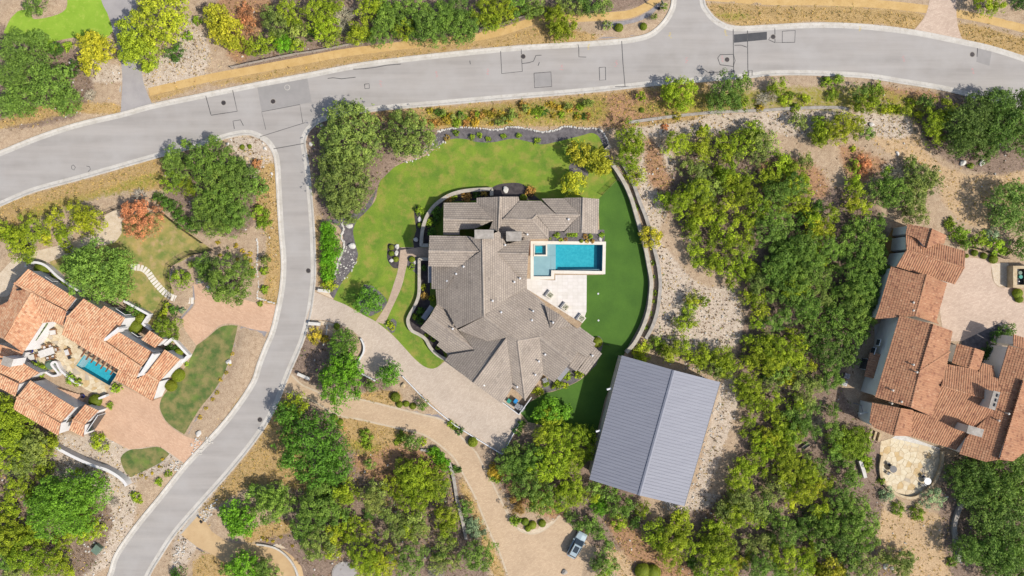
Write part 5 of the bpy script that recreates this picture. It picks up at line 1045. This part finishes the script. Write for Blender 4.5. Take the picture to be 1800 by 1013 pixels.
VEG = {
'o': "60,8,22;308,280,24 328,254,9;316,298,26;360,290,32;376,266,22;396,290,28;380,320,30;410,310,26;430,318,28;452,328,22;420,296,18;392,346,30;416,352,26;364,364,26;352,382,20;384,376,28;416,380,24;380,396,24;410,400,20;672,60,24;680,36,26;690,12,22;704,26,22;732,20,28;750,50,30;732,58,20;770,62,22;778,34,28;804,52,28;814,64,18;800,20,26;826,36,22;910,10,22;936,12,20;1040,8,22;1276,160,28 1286,176,18;1260,180,20;1304,148,16;1510,164,18;1628,180,14;1524,234,12;1552,324,22;1600,286,12;364,466,20 368,482,20;404,492,40 426,474,22 380,502,22 416,516,22;401,449,6;652,678,11;743,710,11;650,816,11;724,776,16;480,872,26;820,893,13;842,975,32;900,831,22;924,851,28;940,827,24;940,806,26;904,792,18;896,812,24;920,820,26;956,877,30;1046,859,14;1072,869,16;1084,897,16;1100,885,18;1002,907,12;1016,917,13;1036,923,16;1052,935,14;1068,991,20;1052,985,16;1070,963,12;1408,728,18;1400,750,20;1456,754,20;1464,720,12;1464,788,18;1436,820,18;1480,871,26;1502,891,26;1436,907,20;1376,923,20;1360,905,18;1380,943,24;1406,931,18;1456,923,24;1490,927,28;1518,919,26;1520,947,24;1480,951,26;1444,947,22;1496,971,22;1330,995,26;1352,1003,22;1498,997,20;1356,380,24;1380,394,20;1348,410,28;1370,438,16;1410,436,28;1380,460,28;1360,472,22;1420,460,26;1404,490,28;1370,490,20;1572,340,30;1540,392,18;1514,406,22;1546,416,16;1400,440,28;1456,440,24;1486,432,18;1526,436,24;1546,444,14;1534,460,26;1492,448,18;1420,472,28;1440,490,24;1372,468,26;1500,476,26;1546,476,16;1520,496,28;1360,484,22;1490,508,20;1408,516,22;1356,512,18;1388,518,22;1490,516,24;1520,512,26;1510,532,26;1536,532,18;1390,546,22;1420,540,26;1374,562,18;1354,570,18;1470,552,22;1460,562,20;1500,552,24;1518,556,18;1430,584,22;1460,590,22;1484,580,22;1512,578,18;1500,596,22;1456,620,26;1432,612,16;1462,644,18;1494,628,16;1372,652,20;1460,664,18;448,867,16;490,863,20;478,891,30;500,879,22;440,897,18;560,879,32;550,901,26;580,901,24;540,929,30;572,861,22;460,1003,26;408,1005,20;480,1011,18;720,981,30;12,981,24;1794,440,14;1785,424,14;1390,326,26;1360,340,26;1456,672,18;1696,432,9;772,862,18;612,907,14",
'O': "30,82,28 55,120,34 20,135,26 15,185,22;90,150,36 40,178,30 120,180,26;70,72,20;172,478,52 205,500,34 140,465,30 215,462,24;1690,220,34 1720,190,26 1720,230,34 1686,250,26 1728,266,22;1752,180,26 1760,214,34 1752,240,28;1788,210,30 1795,185,24 1796,250,22;1770,365,36 1795,390,26 1785,340,24;1719,831,32 1686,836,26 1702,866,26;1769,824,36 1796,847,34;1753,861,36 1786,881,30;1736,903,34;1769,908,36;1696,965,26 1736,958,34;1769,968,36 1796,951,30;1753,997,30 1793,997,30",
'f': "648,528,26;604,604,27;684,658,23;120,872,46 80,882,30 165,865,32 90,915,34 140,915,26;550,785,62 505,730,24 590,820,30",
'd': "97,88,17;128,122,17;308,92,19;546,62,12;280,348,11;294,360,12;308,366,12;316,380,12;324,392,12;340,402,11;768,374,10;767,388,9;760,410,9;836,342,7;744,472,6;740,548,8;738,562,8;308,546,9;234,544,13;246,550,8;302,613,9;588,862,18;808,757,8;798,824,8;808,827,5;910,756,9;918,746,8;1112,913,16;1416,915,20;1352,656,16;1216,989,10;1795,5,14;1768,582,14;1752,592,12;1738,616,14;1738,628,10;1434,374,18;1410,390,22;316,1009,14;650,903,13",
'y': "562,24,26;570,50,26;584,66,20;580,6,22;634,44,22;650,12,24;644,60,14;710,52,20;670,12,20;450,84,20;472,76,20;508,20,24;524,80,12;850,22,24;860,38,20;880,12,24;876,36,16;900,26,18;982,38,24 970,30,20 1000,45,20 985,58,16;1730,8,22;1755,5,18;1128,170,9;306,322,20;326,330,18;1108,242,26 1115,256,20;1104,278,24;1192,166,28 1176,156,16 1200,178,18 1212,154,14;1310,182,14;1368,152,18;1356,154,8;1188,254,24;1228,246,22;1238,230,10;1230,270,22;1266,248,18;1272,266,18;1278,296,22;1304,254,22;1326,228,16;1312,238,16;1370,286,22;1384,292,14;1360,306,18;1346,320,20;1396,316,24;1312,310,14;1280,320,20;1300,326,14;1438,240,17;1440,216,13;1516,184,18;1536,186,14;1592,196,10;1640,214,24;1656,190,22;1640,242,18;1444,230,16;1443,247,12;1498,318,14;60,402,24;40,430,26;30,416,18;8,406,16;112,412,16;118,436,10;46,446,18;520,712,22;714,828,24;750,820,22;730,846,30;770,840,24;740,870,26;690,856,20;604,860,22;612,872,20;724,877,26;786,907,24;788,931,22;626,923,16;612,939,14;716,931,18;640,971,34;652,995,28;970,734,20;958,760,24;980,764,24;1012,768,24;1030,764,20;1034,790,18;980,800,30;1012,804,24;960,820,30;950,875,22;980,877,24;1006,863,24;1000,841,22;1016,871,18;1044,871,12;1130,895,13;1088,919,14;1060,1003,16;1152,935,22;1180,951,28;1192,923,22;1196,907,16;1180,977,24;1160,951,20;1200,939,18;1234,951,18;1268,955,28;1252,975,28;1270,991,28;1240,1003,20;1268,923,20;1288,907,20;1304,676,20;1320,684,24;1312,700,18;1328,712,16;1356,698,20;1316,740,13;1306,762,8;1336,756,8;1330,772,14;1340,788,20;1360,784,18;1368,760,16;1300,830,22;1298,848,24;1310,818,14;1380,804,24;1392,820,26;1420,832,24;1370,836,20;1296,903,26;1334,911,18;1384,851,20;1450,847,18;1440,891,20;1420,959,18;1376,975,26;1412,991,24;1260,939,20;1166,354,16;1192,360,24;1204,336,14;1228,334,24;1248,350,10;1308,340,24;1280,312,18;1232,368,18;1280,364,22;1330,366,22;1410,340,18;1380,356,22;1212,396,16;1216,412,18;1224,436,16;1228,386,14;1246,384,12;1264,386,14;1300,396,22;1256,404,10;1278,416,16;1250,426,12;1290,436,20;1312,420,14;1248,454,16;1252,470,14;1278,466,20;1310,448,20;1300,476,20;1320,474,14;1428,384,18;1460,376,18;1504,332,16;1396,504,24;1330,568,12;1346,592,14;1314,600,12;1392,590,14;1340,612,22;1368,616,26;1396,608,22;1320,620,18;1360,636,24;1396,628,22;1404,644,18;1336,640,20;1272,628,20;1276,644,18;1270,656,12;1220,524,14;1236,530,10;1212,540,13;1198,570,16;1216,566,11;1180,608,18;1176,624,14;1200,608,16;1218,630,14;1236,612,11;1244,628,14;1236,644,13;1280,640,14;1232,370,18;1218,386,16;16,726,30;36,742,28;12,758,28;30,770,26;84,784,22;90,774,14;20,802,30;60,802,22;12,710,20;152,901,18;140,829,8;20,897,16;8,923,26;26,951,32;48,923,18;46,971,30;124,939,14;148,935,20;108,951,14;108,975,20;88,991,24;112,1003,18;600,923,18;612,865,18;772,864,20;1430,432,20",
'Y': "158,390,30 130,372,18 96,386,16;82,420,13;1480,224,26 1500,220,18 1472,238,18;1496,356,18;1512,366,18;1432,396,18;1452,404,18;1430,408,16;1384,666,14;1380,664,16;1422,644,12;1348,772,18;1412,863,26;1392,881,18;1284,995,18;676,985,26;590,941,22;1432,855,18",
'm': "488,46,24;480,28,20;524,60,16;996,8,18;1060,12,16;1020,14,14;1068,44,9;1150,30,6;1168,12,7;1332,250,22;1346,248,22;1332,278,18;1412,286,16;1228,302,20;1232,322,18;1404,214,15;1610,310,22;1630,310,22;1636,324,20;1612,330,22;1544,338,22;1600,346,28;1608,374,24;1228,330,20;1240,342,16;656,877,24;686,901,20;732,907,22;688,939,22;736,941,20;772,991,18;660,862,22;1280,895,22;1360,672,18;1406,680,22;1430,674,18;1414,696,18;1420,712,14;1412,808,18;1300,877,26;1320,895,22;1272,895,18;1360,857,22;1332,961,20;1352,951,14;1520,995,22;1560,977,16;1580,991,24;1592,979,18;1328,496,18;1436,520,20;1332,490,16;66,786,28;44,768,22;40,812,26;24,1007,22;560,955,30;1258,650,14;466,456,10",
'g': "165,82,27 160,112,20 185,90,20;380,30,22;400,50,24;414,76,18;384,60,18;1020,270,22;1052,284,22 1062,292,14;1008,322,22;1142,418,19;1456,999,22 1440,1003,14 1476,1005,12",
'k': "618,242,58;604,318,55 608,366,30;720,238,47", 'v': "286,34,46;236,66,32 256,95,30 228,95,18 258,118,10",
'c': "348,38,9;330,65,9;120,82,8;88,82,12;930,20,14;801,234,6;829,242,6;843,238,5;858,245,5;885,240,5;912,238,5;944,248,6;458,374,14;464,392,12;1472,146,13;1462,168,11;1536,162,16;1396,190,9;1388,168,8;1500,292,12;1706,292,5;298,576,24;457,534,5;464,510,8;466,476,8;738,372,9;754,390,9;798,348,6;979,414,5;1000,413,4;1006,413,4;1012,413,4;1038,416,4;1058,414,5;998,660,9;960,674,6;730,556,6;750,590,4;762,596,5;770,611,4;644,766,12;646,782,10;706,768,9;870,841,10;906,915,10;1392,760,26;1380,776,18;1476,776,26;1500,768,24;1490,790,24;1518,780,18;1520,762,12;1518,802,11;1524,817,10;1548,844,7;1578,894,12;1612,901,13;1672,988,9;1210,554,12;1118,365,5;1112,350,4;1148,462,4;1147,488,4;1150,515,5;1150,530,4;1144,552,4;1134,575,5;1154,604,14;1684,410,16;1692,424,10;1720,422,15;1750,434,16;1668,392,10;1770,442,8;66,646,11;74,652,9;206,682,9;194,713,6;62,648,9;124,666,10;136,672,8;102,651,6;328,640,4;138,516,6;296,833,7;280,847,7;1450,144,10;792,746,7;800,752,6;318,490,20;1560,300,9;724,470,5;696,778,6",
'C': "600,668,42 612,644,24;964,720,22 992,724,14 948,728,14;412,901,24 430,919,24 416,929,16;430,997,30",
'l': "1116,308,18;1378,178,11;1412,176,11;1560,190,12;1574,192,9;1600,182,10;1610,206,11;578,500,13;744,504,6;760,524,5;286,552,9;293,539,9;686,570,7;690,576,5;946,688,9;980,676,9;1018,658,8;1126,614,14 1128,626,14;176,778,16;238,873,9;245,881,6;744,776,7;1500,262,6;986,422,3.5;994,678,5",
's': "1088,49,8;1131,47,7;426,259,5;439,258,4.5;688,435,5;688,446,5;696,456,5;724,456,6;738,396,5;920,348,7;592,574,6;695,698,9;702,711,6;714,710,6;726,714,6;588,734,6;598,742,6;831,777,9;923,917,7;928,929,6;936,923,7.5;953,920,7;1713,445,6;1729,450,6;1746,456,7.5;1699,450,4;1788,516,9;1791,526,7;74,473,13;96,486,8;116,502,12;130,508,8;239,575,13;248,560,10;314,620,8;301,599,4;168,705,12;314,660,12;301,678,11;1022,424,3.5;1128,194,5;1130,1004,14;1148,1006,14;1050,602,9",
'b': "250,384,37;450,290,10;1516,290,16;1168,222,7;430,22,14;436,44,14", 'w': "604,30,20;606,50,14;624,22,12;160,168,12;54,426,14;122,400,8;122,420,10;246,346,14;1340,176,14;1356,170,12;1560,296,12;1578,310,16;1346,676,14;1436,746,16;202,883,10;768,1005,16;1280,330,12",
'a': "320,546,6;838,931,18 828,919,12;1558,868,13;1638,876,20;1744,413,13", 'x': "338,466,10;950,18,12;401,436,4;968,420,3.5;1592,350,4;1172,200,5", 'r': "746,520,7;786,350,8;820,346,9;852,339,7;932,336,9;904,885,18;1029,416,4;1042,424,4;786,242,5;995,421,3",
'h': "576,402,15;580,420,17;582,438,18;580,456,17;578,474,15;577,488,13;500,76,20;762,794,10;772,804,11;782,816,10;1054,891,16", 'G': "868,828,14;874,831,11;554,590,13;1334,190,8;570,596,8;1190,206,8;1032,424,3.5;428,290,6"}
VEG['G'] += ';383,427,4;415,432,4;426,441,4;432,452,4.5;440,446,4;440,458,4;387,449,3.5;418,456,3.5;444,485,4;442,470,3.5;409,622,3;404,640,3;398,655,3;388,668,3;382,690,3.5;374,702,3;362,718,3;352,734,3.5;280,820,3;268,832,3;258,840,3;248,836,3;286,808,3;462,946,3;470,950,3;480,952,3;494,944,3;514,960,3'
# woods stand close: fill the openings under the listed crowns
_l = [tuple(map(float, q.split(','))) + (k,) for k, s in VEG.items() for e_ in s.split(';') for q in e_.split()]
_g = np.random.default_rng(77); _n = 0
for s, n_ in (("1180,300 1260,240 1400,290 1420,340 1520,380 1545,460 1520,640 1440,700 1300,660 1320,560 1240,480 1200,420", 46), ("1290,670 1440,700 1530,800 1500,840 1540,960 1500,1013 1240,1013 1240,930 1300,880 1320,780", 60), ("500,850 600,840 760,880 800,990 640,1013 560,960", 16), ("-10,720 90,780 90,830 60,870 180,930 100,1013 -10,1013", 18), ("470,0 960,0 900,40 700,66 480,80", 26), ("1150,910 1240,930 1240,1013 1160,1000", 8)):
    poly = [(a, b_) for a, b_, c in pts(s)]; c = 0; tries = 0
    while c < n_ and tries < 2500:
        tries += 1; x, y = _g.uniform(-10, 1560), _g.uniform(0, 1013)
        if not in2d(poly, x, y): continue
        r = _g.uniform(11, 18); dd = [math.hypot(x-a, y-b_)-.62*q for a, b_, q, k in _l]
        if min(dd) < r*.42: continue
        near = sorted(_l, key=lambda a: (a[0]-x)**2+(a[1]-y)**2)[:6]; ks = [a[3] for a in near if a[3] in 'oymY'] or ['y']
        k = ks[int(_g.integers(len(ks)))]; VEG[k] += ';%.0f,%.0f,%.0f' % (x, y, r); _l.append((x, y, r, k)); c += 1; _n += 1
print('filled', _n)
# loose bushes of the verge north of the house
vs = []
for k in range(60):
    x = 752+k*4.9+rng.uniform(-4, 4); vs.append((rng.choice(['c', 'r', 'G', 'm', 'd'], p=[.32, .2, .28, .15, .05]), x, 204+rng.uniform(-12, 14)-(.04*(x-750) if x > 900 else 0), rng.uniform(4, 8)))
for kk, x, y, r in vs: VEG[kk] += ';%.0f,%.0f,%.0f' % (x, y, r)
LMK = [(70, 110, 'beside the upper-left lawn'), (170, 100, 'by the grey driveway'), (280, 60, 'right of the grey driveway'), (430, 60, 'left in the northern woods'), (600, 30, 'in the northern woods'), (770, 40, 'in the northern oak stand'), (900, 25, 'near the rail fence'), (1060, 30, 'by the north side road'), (1740, 10, 'by the upper-right driveway'), (380, 320, 'in the left junction corner'), (430, 270, 'at the left junction kerb'), (620, 290, 'on the right junction corner'),
 (830, 210, 'on the verge above the creek bed'), (1000, 200, 'on the eastern verge bank'), (830, 240, 'in the dry creek bed'), (1030, 300, 'on the lawn corner by the turf'), (1120, 280, 'beside the turf wall'), (1240, 160, 'along the upper road verge'), (1400, 170, 'below the upper road'), (1550, 175, 'below the right road bend'), (1720, 220, 'at the right road bend'), (1260, 260, 'atop the vacant lot'), (1360, 290, 'in the upper thicket'), (1240, 400, 'left side of the thicket'), (1300, 420, 'in the thicket heart'), (1400, 400, 'in the upper oak thicket'), (1480, 370, 'near the dirt opening'), (1590, 320, 'above the red tile house'), (1780, 380, 'at the right edge'),
 (1530, 460, 'left of the red tile house'), (1410, 500, 'in the middle thicket'), (1480, 560, 'in the oak thicket by the terrace'), (1360, 610, 'in the yellow-green thicket'), (1220, 545, 'on the vacant lot'), (1200, 615, 'behind the metal barn'), (1330, 690, 'right of the metal barn'), (1410, 690, 'between barn and terrace'), (1350, 775, 'in the lower thicket'), (1490, 780, 'near the stone steps'), (1310, 840, 'below right of the barn'), (1400, 840, 'in the deep lower thicket'), (1490, 920, 'by the dirt trail'), (1300, 900, 'in the southern thicket'), (1380, 960, 'low in the southern thicket'), (1590, 880, 'round the flagstone patio'), (1740, 900, 'in the lower-right oaks'), (1570, 985, 'at the trail foot'),
 (1200, 950, 'below the barn corner'), (1090, 890, 'along the barn front'), (1020, 920, 'beside the silver car'), (940, 920, 'on the drive island'), (920, 830, 'in the grove by the parking court'), (990, 790, 'between house and barn'), (960, 680, 'behind the main house'), (740, 540, 'in the south courtyard'), (750, 390, 'in the north courtyard'), (860, 340, 'north of the main house'), (1010, 418, 'in the pool bed'), (700, 450, 'beside the front path'), (648, 530, 'on the front lawn'), (578, 450, 'along the side street hedge'), (600, 630, 'between the two driveways'), (715, 705, 'by the white kerb'), (550, 780, 'below the tan driveway'), (720, 780, 'at the driveway bend'), (740, 850, 'in the grove above the trail'), (690, 920, 'in the lower grove'), (660, 980, 'by the trampoline'), (820, 930, 'by the dry stone wall'), (470, 880, 'by the golden driveway'), (430, 1000, 'at the bottom edge'), (570, 910, 'in the lower left grove'),
 (70, 410, 'along the gravel path'), (250, 370, 'by the iron fence'), (310, 370, 'behind the iron fence'), (180, 480, 'above the left house'), (400, 490, 'at the upper tan driveway'), (330, 480, 'in the gravel bed'), (300, 560, 'by the stepping stones'), (240, 560, 'in the white planter'), (310, 660, 'right of the left house'), (100, 655, 'by the terrace'), (180, 770, 'by the long white wall'), (30, 760, 'in the far left woods'), (110, 890, 'in the lower-left oaks'), (40, 950, 'in the lower-left corner'), (110, 980, 'below the lower-left oaks'), (290, 840, 'on the gravel strip'), (1720, 430, 'round the court entrance'), (1760, 600, 'in the court corner'), (1120, 580, 'between the turf walls')]
ORD = 'first second third fourth fifth sixth seventh eighth ninth tenth eleventh twelfth thirteenth fourteenth fifteenth sixteenth seventeenth eighteenth nineteenth twentieth'.split()
ents = []
for k, s in VEG.items():
    for e in s.split(';'):
        lobes = [tuple(map(float, q.split(','))) for q in e.split()]
        ents.append((k, lobes))
groups = {}
for i, (k, lobes) in enumerate(ents):
    x, y, r = lobes[0]; lm = min(LMK, key=lambda a: (a[0]-x)**2+(a[1]-y)**2)[2]; R_ = max(q[2] for q in lobes) * (1.25 if len(lobes) > 1 else 1)
    sz = 'tiny' if R_ < 6 else 'small' if R_ < 12 else 'medium' if R_ < 20 else 'large' if R_ < 30 else 'huge'
    wd = KIND[k][2]; wd = wd if any(t_ in wd for t_ in ('tree', 'shrub', 'oak', 'juniper', 'bush', 'agave')) else wd+' '+KIND[k][1]
    groups.setdefault((sz, wd, lm), []).append(i)
LAB = {}
for (sz, wd, lm), ids in groups.items():
    ids.sort(key=lambda i: ents[i][1][0][0])
    for n_, i in enumerate(ids): LAB[i] = '%s %s %s' % (sz, wd, lm) + ('' if len(ids) == 1 else ', %s from left' % (ORD[n_] if n_ < 20 else 'rightmost'))
for i, (k, lobes) in enumerate(ents):
    nm, cat, wd, style, colr, form = KIND[k]; g = np.random.default_rng(1000+i)
    rm = max(q[2] for q in lobes)*.1; x, y, r = lobes[0]
    tall = (rm*1.12+.9) if form == 'tree' else rm*.55
    zc = (2.4 if k == 'k' else min(3.5, tall*.62)) if form == 'tree' else rm*.42
    B = P(x, y, zc); base = Vector((B.x, B.y, float(gheight(B.x, B.y))))
    t_ = thing(nm, LAB[i], cat, base, 0, {'tree': 'trees of the gardens and woods', 'shrub': 'shrubs of the gardens and verges'}[form])
    jit = g.normal(0, .055, 3); cc = C(*[max(8, min(250, v*(1+jit[0]+jit[q]*.35*(1 if q else .6)))) for q, v in enumerate(colr)], k=KL)
    for j, (lx, ly, lr) in enumerate(lobes):
        R_ = lr*.1; zz = zc*(1 if j == 0 else g.uniform(.78, .98)); q = P(lx, ly, zz)
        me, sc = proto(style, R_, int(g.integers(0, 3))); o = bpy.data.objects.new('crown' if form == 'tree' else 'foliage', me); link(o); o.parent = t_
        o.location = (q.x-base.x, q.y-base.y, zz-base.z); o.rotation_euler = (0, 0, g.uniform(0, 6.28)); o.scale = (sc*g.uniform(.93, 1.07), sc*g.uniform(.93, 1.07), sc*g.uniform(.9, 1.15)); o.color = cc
    if style == 'ball':
        me = PROTO.setdefault('core', None)
        if me is None:
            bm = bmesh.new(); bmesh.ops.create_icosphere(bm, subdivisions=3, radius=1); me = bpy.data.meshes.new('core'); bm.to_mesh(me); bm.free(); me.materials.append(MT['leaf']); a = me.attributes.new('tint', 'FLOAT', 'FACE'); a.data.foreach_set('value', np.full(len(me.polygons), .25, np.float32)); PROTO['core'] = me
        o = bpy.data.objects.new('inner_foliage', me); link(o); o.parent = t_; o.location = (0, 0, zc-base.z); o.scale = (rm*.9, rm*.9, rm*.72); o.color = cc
    if form == 'tree' or rm > .9:
        o = bpy.data.objects.new('trunk', TRK[i % 4]); link(o); o.parent = t_; o.location = (0, 0, 0); o.scale = (rm, rm, max(.3, zc-base.z)); o.rotation_euler = (0, 0, g.uniform(0, 6.28))
# ------------------------------------------------------------------ ground litter: dry tufts, rubble (nobody could count them)
allow = nat.astype(bool)
def scatter(n, chans, fn, seed):
    g = np.random.default_rng(seed); mb = MB(); wts = sum(CH[c]*w_ for c, w_ in chans)*allow*(~far) + 1e-9; wts = wts.ravel(); wts = np.where((~far & allow).ravel(), wts, 0); cum_ = np.cumsum(wts); cum_ /= cum_[-1]
    ids = np.searchsorted(cum_, g.uniform(0, 1, n)); X = gx.ravel()[ids]+g.uniform(-.22, .22, n); Y = gy.ravel()[ids]+g.uniform(-.22, .22, n); Z = gz.ravel()[ids]
    for a, b_, c in zip(X, Y, Z): fn(mb, g, a, b_, c)
    return mb
def tuft(mb, g, x, y, z):
    r = .06+.26*g.uniform(0, 1)**2; tn = g.uniform(0, 1)
    for k in range(4):
        a = g.uniform(0, 6.28); c, s = math.cos(a), math.sin(a); mb.add([(x-s*.06, y+c*.06, z), (x+s*.06, y-c*.06, z), (x+c*r, y+s*r, z+r*g.uniform(.5, 1.1))], [(0, 1, 2)], tn)
def stone(mb, g, x, y, z):
    r = .05+.25*g.uniform(0, 1)**3; a = g.uniform(0, 3); mb.box(x, y, z-.03, z+r*.6, r*1.5, r, rz=a, top=.6)
def tf(name, col, n, chans, seed, lab):
    o = scatter(n, chans, tuft, seed).build(name, MT['leaf'], None, True); o.color = C(*col, k=1.4); tag(o, lab, 'grass', kind='stuff')
tf('dry_grass', (206, 176, 118), 14000, (('gold', 1), ('lime', .2), ('soil', .5), ('rust', .4)), 21, 'straw-coloured dry grass tufts on the open ground')
tf('brown_weeds', (126, 102, 82), 16000, (('lime', 1), ('litter', .7), ('rust', .8)), 22, 'brown dead weeds scattered over the rough ground')
tf('green_weeds', (136, 150, 60), 3200, (('green', 1), ('litter', .22), ('gold', .12), ('lime', .1)), 23, 'low green weeds on the verges and in the woods')
tag(scatter(1800, (('lime', 1), ('litter', .25), ('soil', .3)), stone, 24).build('limestone_rubble', MT['whitestone']), 'loose pale limestone rubble on the rough ground', 'rubble', kind='stuff')
g = np.random.default_rng(31); RLAB = ['tan stone rubble right of the grey driveway', 'loose stones along the left junction kerb', 'white stones at the point of the dark lawn', 'white stones above the golden driveway mouth', 'white stones below the golden driveway mouth', 'white stones beside the lower terracotta drive mouth', 'pale stones behind the metal barn', 'pale stones along the right side of the barn', 'pale stones at the lower barn corner', 'white stones in the dark bed by the lawn', 'pale stones between the olive trees and lawn']
for s, n_, mm, lab in (("*346,40 368,90 400,112 360,134 318,128 340,90", 160, 'stone', 'tan rubble'), ("*470,250 484,330 492,440 476,470 470,330", 60, 'stone', 'x'), ("*346,770 376,772 352,800 330,790", 90, 'whitestone', 'x'), ("*386,880 376,900 360,918 350,905 366,890", 110, 'whitestone', 'x'), ("*330,950 320,985 305,990 310,960", 80, 'whitestone', 'x'), ("*300,812 324,812 314,826 300,826", 70, 'whitestone', 'x'), ("*1150,600 1240,645 1270,668 1260,674 1170,640", 120, 'whitestone', 'x'), ("*1268,672 1276,676 1215,890 1206,892", 160, 'whitestone', 'x'), ("*1170,880 1206,892 1200,900 1160,892", 60, 'whitestone', 'x'), ("*590,440 604,430 626,440 624,474 600,500 590,490", 120, 'whitestone', 'x'), ("*700,290 770,240 790,244 750,276", 120, 'whitestone', 'x')):
    poly = smooth(s); mb = MB(); xs = [p_.x for p_ in poly]; ys = [p_.y for p_ in poly]; P2 = [(p_.x, p_.y) for p_ in poly]; c = 0
    while c < n_:
        x, y = g.uniform(min(xs), max(xs)), g.uniform(min(ys), max(ys))
        if in2d(P2, x, y): stone(mb, g, x, y, float(gheight(x, y))+.03); c += 1
    tag(mb.build('rubble_patch', MT[mm]), RLAB.pop(0), 'rubble', kind='stuff')
